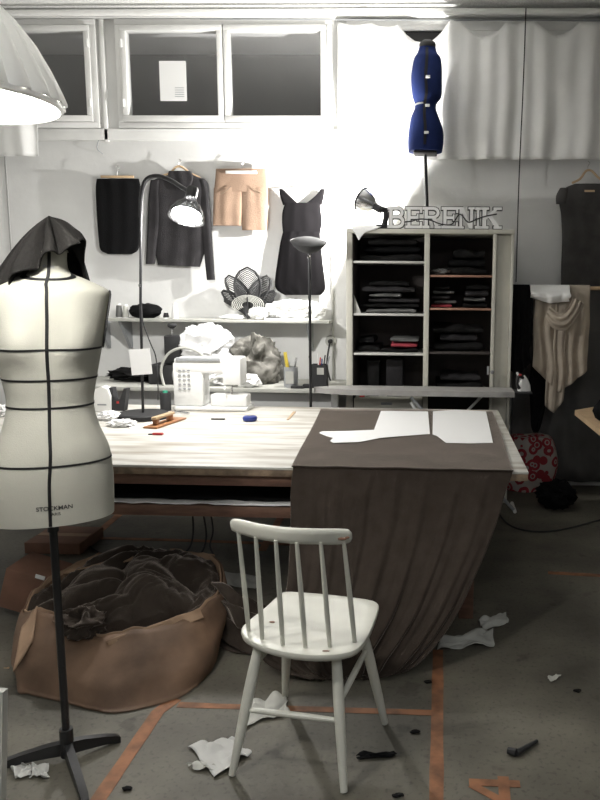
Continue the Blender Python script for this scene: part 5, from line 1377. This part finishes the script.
# boxes at the left behind
p = G(18, 632); 
rb = thing('red_box', 'reddish cardboard box with a white tag tilted beside the big box', 'box', (p.x, 3.3, 0))
R1 = rotm('Y', 14)
xa_, xb_ = P(0, 600, 3.35).x, P(44, 600, 3.35).x
bm = bmesh.new(); bx(bm, xa_, xb_, 3.32, 3.55, .0, .20, .004, rotm('Y', 16), ((xa_ + xb_) / 2, 3.4, .0))
mz = min(v.co.z for v in bm.verts)
for v in bm.verts: v.co.z -= mz - .001
link('carton', bm, 'redcard', rb)
p = P(38, 579, 3.30); q_ = P(32, 580, 3.31)
box('tag', 'paper', rb, p.x - .02, p.x + .025, 3.312, 3.3165, p.z - .006, p.z + .012, 0, rotm('Y', 16))
xa_, xb_ = P(27, 560, 4.2).x, P(82, 560, 4.2).x
rb2 = thing('carton', 'dark reddish carton under the table behind the mannequin pole', 'box', ((xa_ + xb_) / 2, 4.3, 0))
box('carton_body', 'redcard', rb2, xa_, xb_, 4.18, 4.5, .0, P(50, 542, 4.2).z, .004)
box('carton_tape', 'cardin', rb2, xa_ + .01, xb_ - .01, 4.31, 4.36, P(50, 542, 4.2).z, P(50, 542, 4.2).z + .002, 0)

# white-grey board leg at far left bottom
tag(tube('wooden_post', 'oldpaper', None, [G(-2, 830, .003), P(1, 690, G(-2, 830).y + .02)], [.022, .018], 4), 'pale grey upright post cut by the lower left photo edge', 'post')

# ------------------------------------------------------------------ floor litter
def litter(px, py, r, label, m='paper', seed=1, name='paper_scrap', sub=4, rz=0, amp=.35):
    p = G(px, py); return tag(blob(name, m, None, (p.x, p.y, r[2] * .7 + .003), r, amp, 6, seed, sub, flat=.003, rot=rotm('Z', rz)), label, 'paper' if 'paper' in name else 'litter')
def crinkle(name, m, pts, label, cat, h=.03, seed=0, n=22):
    """crumpled flat sheet from four floor points (pixels)"""
    a, b, c, d = [G(x, y) for x, y in pts]
    gg = []
    for i in range(n + 1):
        row = []
        for j in range(n + 1):
            u, v = j / n, i / n; p = a.lerp(b, u).lerp(d.lerp(c, u), v)
            p += Vector((.02 * N(u * 2, v * 2, seed), .02 * N(u * 2 + 5, v * 2, seed), 0))
            p.z = .005 + h * max(0, abs(N(u * 2.2, v * 2.2, seed + 2)) * 1.3 + .10 * abs(N(u * 7, v * 7, seed)))
            row.append(p)
        gg.append(row)
    bm = bmesh.new(); gridmesh(bm, gg); return tag(link(name, bm, m, None, solid=.0015, sharp=25), label, cat)
crinkle('paper_scrap', 'scrap', [(188, 748), (232, 740), (252, 757), (214, 779)], 'large crumpled white paper by the left rear chair leg', 'paper', .03, 3)
crinkle('paper_scrap', 'oldpaper', [(186, 765), (212, 762), (216, 772), (193, 771)], 'small flat white scrap left of the crumpled paper', 'paper', .015, 5)
crinkle('cloth_scrap', 'oldpaper', [(248, 708), (286, 696), (290, 712), (246, 729)], 'dull grey paper lying under the chair', 'paper', .03, 7)
crinkle('paper_scrap', 'scrap', [(13, 768), (30, 767), (31, 778), (15, 780)], 'left white paper piece under the tripod foot', 'paper', .02, 2)
crinkle('paper_scrap', 'scrap', [(32, 767), (47, 767), (50, 779), (29, 780)], 'right white paper piece under the tripod foot', 'paper', .02, 9)
crinkle('cloth_scrap', 'oldpaper', [(440, 640), (492, 632), (494, 648), (438, 652)], 'crumpled grey paper lying before the front table leg', 'paper', .035, 4)
crinkle('cloth_scrap', 'oldpaper', [(478, 622), (506, 614), (508, 624), (484, 634)], 'pale grey paper behind the right table leg', 'paper', .03, 14)
crinkle('paper_scrap', 'oldpaper', [(548, 680), (556, 675), (560, 677), (551, 683)], 'tiny white scrap alone on the right floor', 'paper', .008, 1, 8)
sk = thing('black_sock', 'small black T-shaped scrap on the floor near the number', 'litter', G(520, 750))
a_, b_, c_ = G(508, 754), G(516, 757), G(537, 743)
tube('scrap_end', 'blackmatte', sk, [a_ + Vector((0, 0, .014)), b_ + Vector((0, 0, .016))], [.012, .014], 8)
tube('scrap_shaft', 'blackmatte', sk, [b_ + Vector((0, 0, .014)), c_ + Vector((0, 0, .008))], [.011, .006], 8)
crinkle('dark_scrap', 'blackcloth', [(356, 757), (394, 753), (395, 757), (360, 761)], 'thin dark scrap on the floor right of the chair legs', 'litter', .01, 11, 8)
for i, (x, y, lab) in enumerate(((415, 733, 'near the orange stripe'), (127, 790, 'beside the slanted stripe at lower left'), (398, 797, 'at the bottom edge right of the chair'), (577, 692, 'on the floor at the right'), (428, 683, 'just left of the straight orange stripe'))):
    p = G(x, y); tag(blob('dust_crumb', 'darkcloth', None, (p.x, p.y, .006), (.016, .01, .006), .4, 5, i, 2, flat=.001), 'small dark crumb ' + lab, 'crumb')
crinkle('floor_paper', 'oldpaper', [(215, 571), (262, 578), (255, 590), (222, 586)], 'grey flattened paper on the floor behind the chair back', 'paper', .02, 19)
# cables under the table
cabs = [([(192, 512), (193, 535), (186, 552), (172, 560)], 'left black cable dangling behind the table shelf'), ([(199, 512), (206, 530), (203, 550), (190, 566)], 'middle black cable curving down behind the table shelf'), ([(207, 512), (213, 528), (210, 545), (214, 556)], 'right black cable dangling behind the table shelf')]
for pts_, lab in cabs:
    w_ = [P(x, y, 3.80) for k, (x, y) in enumerate(pts_)]
    w_[0].z = .50
    for p in w_: p.z = max(p.z, .006); 
    tag(tube('power_cable', 'blackmatte', None, w_, .005, 6, 20), lab, 'cable', 'cables behind the table')
w_ = [G(75, 530, .006), G(92, 548, .006), G(120, 560, .006), G(150, 552, .006), G(205, 556, .006)]
tag(tube('power_cable', 'blackmatte', None, w_, .005, 6, 30), 'black cable lying on the floor behind the cardboard box', 'cable')
w_ = [G(495, 508, .006), G(508, 524, .006), G(530, 531, .006), G(560, 530, .006), G(600, 520, .006)]
tag(tube('power_cable', 'blackmatte', None, w_, .006, 6, 30), 'black cable lying on the floor right of the hanging fabric', 'cable')
# patterned bag right of the table
p = G(530, 492); yb_ = p.y
g_ = garment('flowered_bag', 'flower', None, [(439, 512, 542), (443, 508, 552), (465, 504, 557), (482, 503, 554), (492, 505, 550)], yb_ + .12, .30, 2, .02, 3)
mz = min(v.co.z for v in g_.data.vertices)
for v in g_.data.vertices: v.co.z -= mz - .002
tag(g_, 'red and white patterned fabric bag on the floor right of the table', 'bag')
blob('dark_bundle', 'blackcloth', None, (P(566, 470, 5.0).x, 5.35, .10), (.13, .12, .10), .3, 5, 4, 4, flat=.003)
tag(bpy.data.objects['dark_bundle'], 'dark cloth bundle on the floor right of the patterned bag', 'cloth')
# table corner at right
A2 = G(600, 430, .75); B2 = G(577, 412, .75)
rt = thing('side_table', 'wooden table whose corner enters at the right edge', 'table', (A2.x + .4, A2.y + .3, 0))
R2x = B2.x + .02
bm = bmesh.new(); slab(bm, [(B2.x, B2.y + .08), (A2.x, A2.y), (A2.x + .5, A2.y - .45), (A2.x + 1.0, A2.y + .1), (A2.x + .5, B2.y + .6)], .715, .75); link('tabletop', bm, 'lightwood', rt, smooth=False)
for x, y in ((A2.x + .14, A2.y + .30), (A2.x + .5, A2.y - .3), (A2.x + .88, A2.y + .1), (A2.x + .48, B2.y + .45)): box('leg', 'redwood', rt, x - .03, x + .03, y - .03, y + .03, 0, .714, .003)
blob('black_bundle', 'blackcloth', None, (P(604, 405, A2.y + .25).x + .05, A2.y + .22, .83), (.11, .11, .085), .2, 4, 4, 3, flat=.752)
tag(bpy.data.objects['black_bundle'], 'black cloth bundle on the side table at the right edge', 'cloth')
# left edge: gadget behind the torso waist on the table
p = G(-6, 420, ZT); q_ = G(5, 413, ZT)
crump(4, 416, (.06, .05, .04), 'crumpled white paper on the table left of the torso waist', seed=12)

# ------------------------------------------------------------------ unseen ceiling battens added as fill light (behind the viewpoint)
for i, (x, y, e) in enumerate(((-.2, -1.0, 1), (2.3, -1.2, 1))):
    f_ = thing('fill_batten', ('left' if i == 0 else 'right') + ' unseen fluorescent batten added as fill light behind the viewer', 'lamp', (x, y, ZC - .05))
    box('housing', 'trim', f_, x - .6, x + .6, y - .05, y + .05, ZC - .06, ZC - .0005, .004)
    tube('tube', 'fillglow', f_, [Vector((x - .58, y, ZC - .085)), Vector((x + .58, y, ZC - .085))], .018, 12)
    ld = bpy.data.lights.new('fill_light', 'AREA'); ld.shape = 'RECTANGLE'; ld.size = 1.2; ld.size_y = .1; ld.energy = 22; ld.color = (.96, .98, 1)
    lo = bpy.data.objects.new('fill_light', ld); C.objects.link(lo); lo.location = (x, y, ZC - .11)
def point(loc, e, r, col, name, spot=None, aim=None, blend=.5):
    ld = bpy.data.lights.new(name, 'SPOT' if spot else 'POINT'); ld.energy = e; ld.shadow_soft_size = r; ld.color = col
    lo = bpy.data.objects.new(name, ld); C.objects.link(lo); lo.location = loc
    if spot:
        ld.spot_size = math.radians(spot); ld.spot_blend = blend; lo.rotation_euler = Vector((0, 0, -1)).rotation_difference(aim).to_euler()
    return lo
point(LP + Vector((0, 0, .05)), 30, .05, (1, .97, .92), 'pendant_light')
point(clb + axl * .056, 150, .02, (1, .98, .95), 'clamp_light')
point(dlb + ax * .055, 60, .05, (1, .98, .95), 'desk_light')

# world
w = bpy.data.worlds.new('World'); S.world = w; w.use_nodes = True
w.node_tree.nodes['Background'].inputs[0].default_value = (.6, .65, .7, 1); w.node_tree.nodes['Background'].inputs[1].default_value = .02
S.view_settings.view_transform = 'Standard'; S.view_settings.look = 'None'; S.view_settings.gamma = 1; S.view_settings.exposure = .45
S.view_settings.use_curve_mapping = False
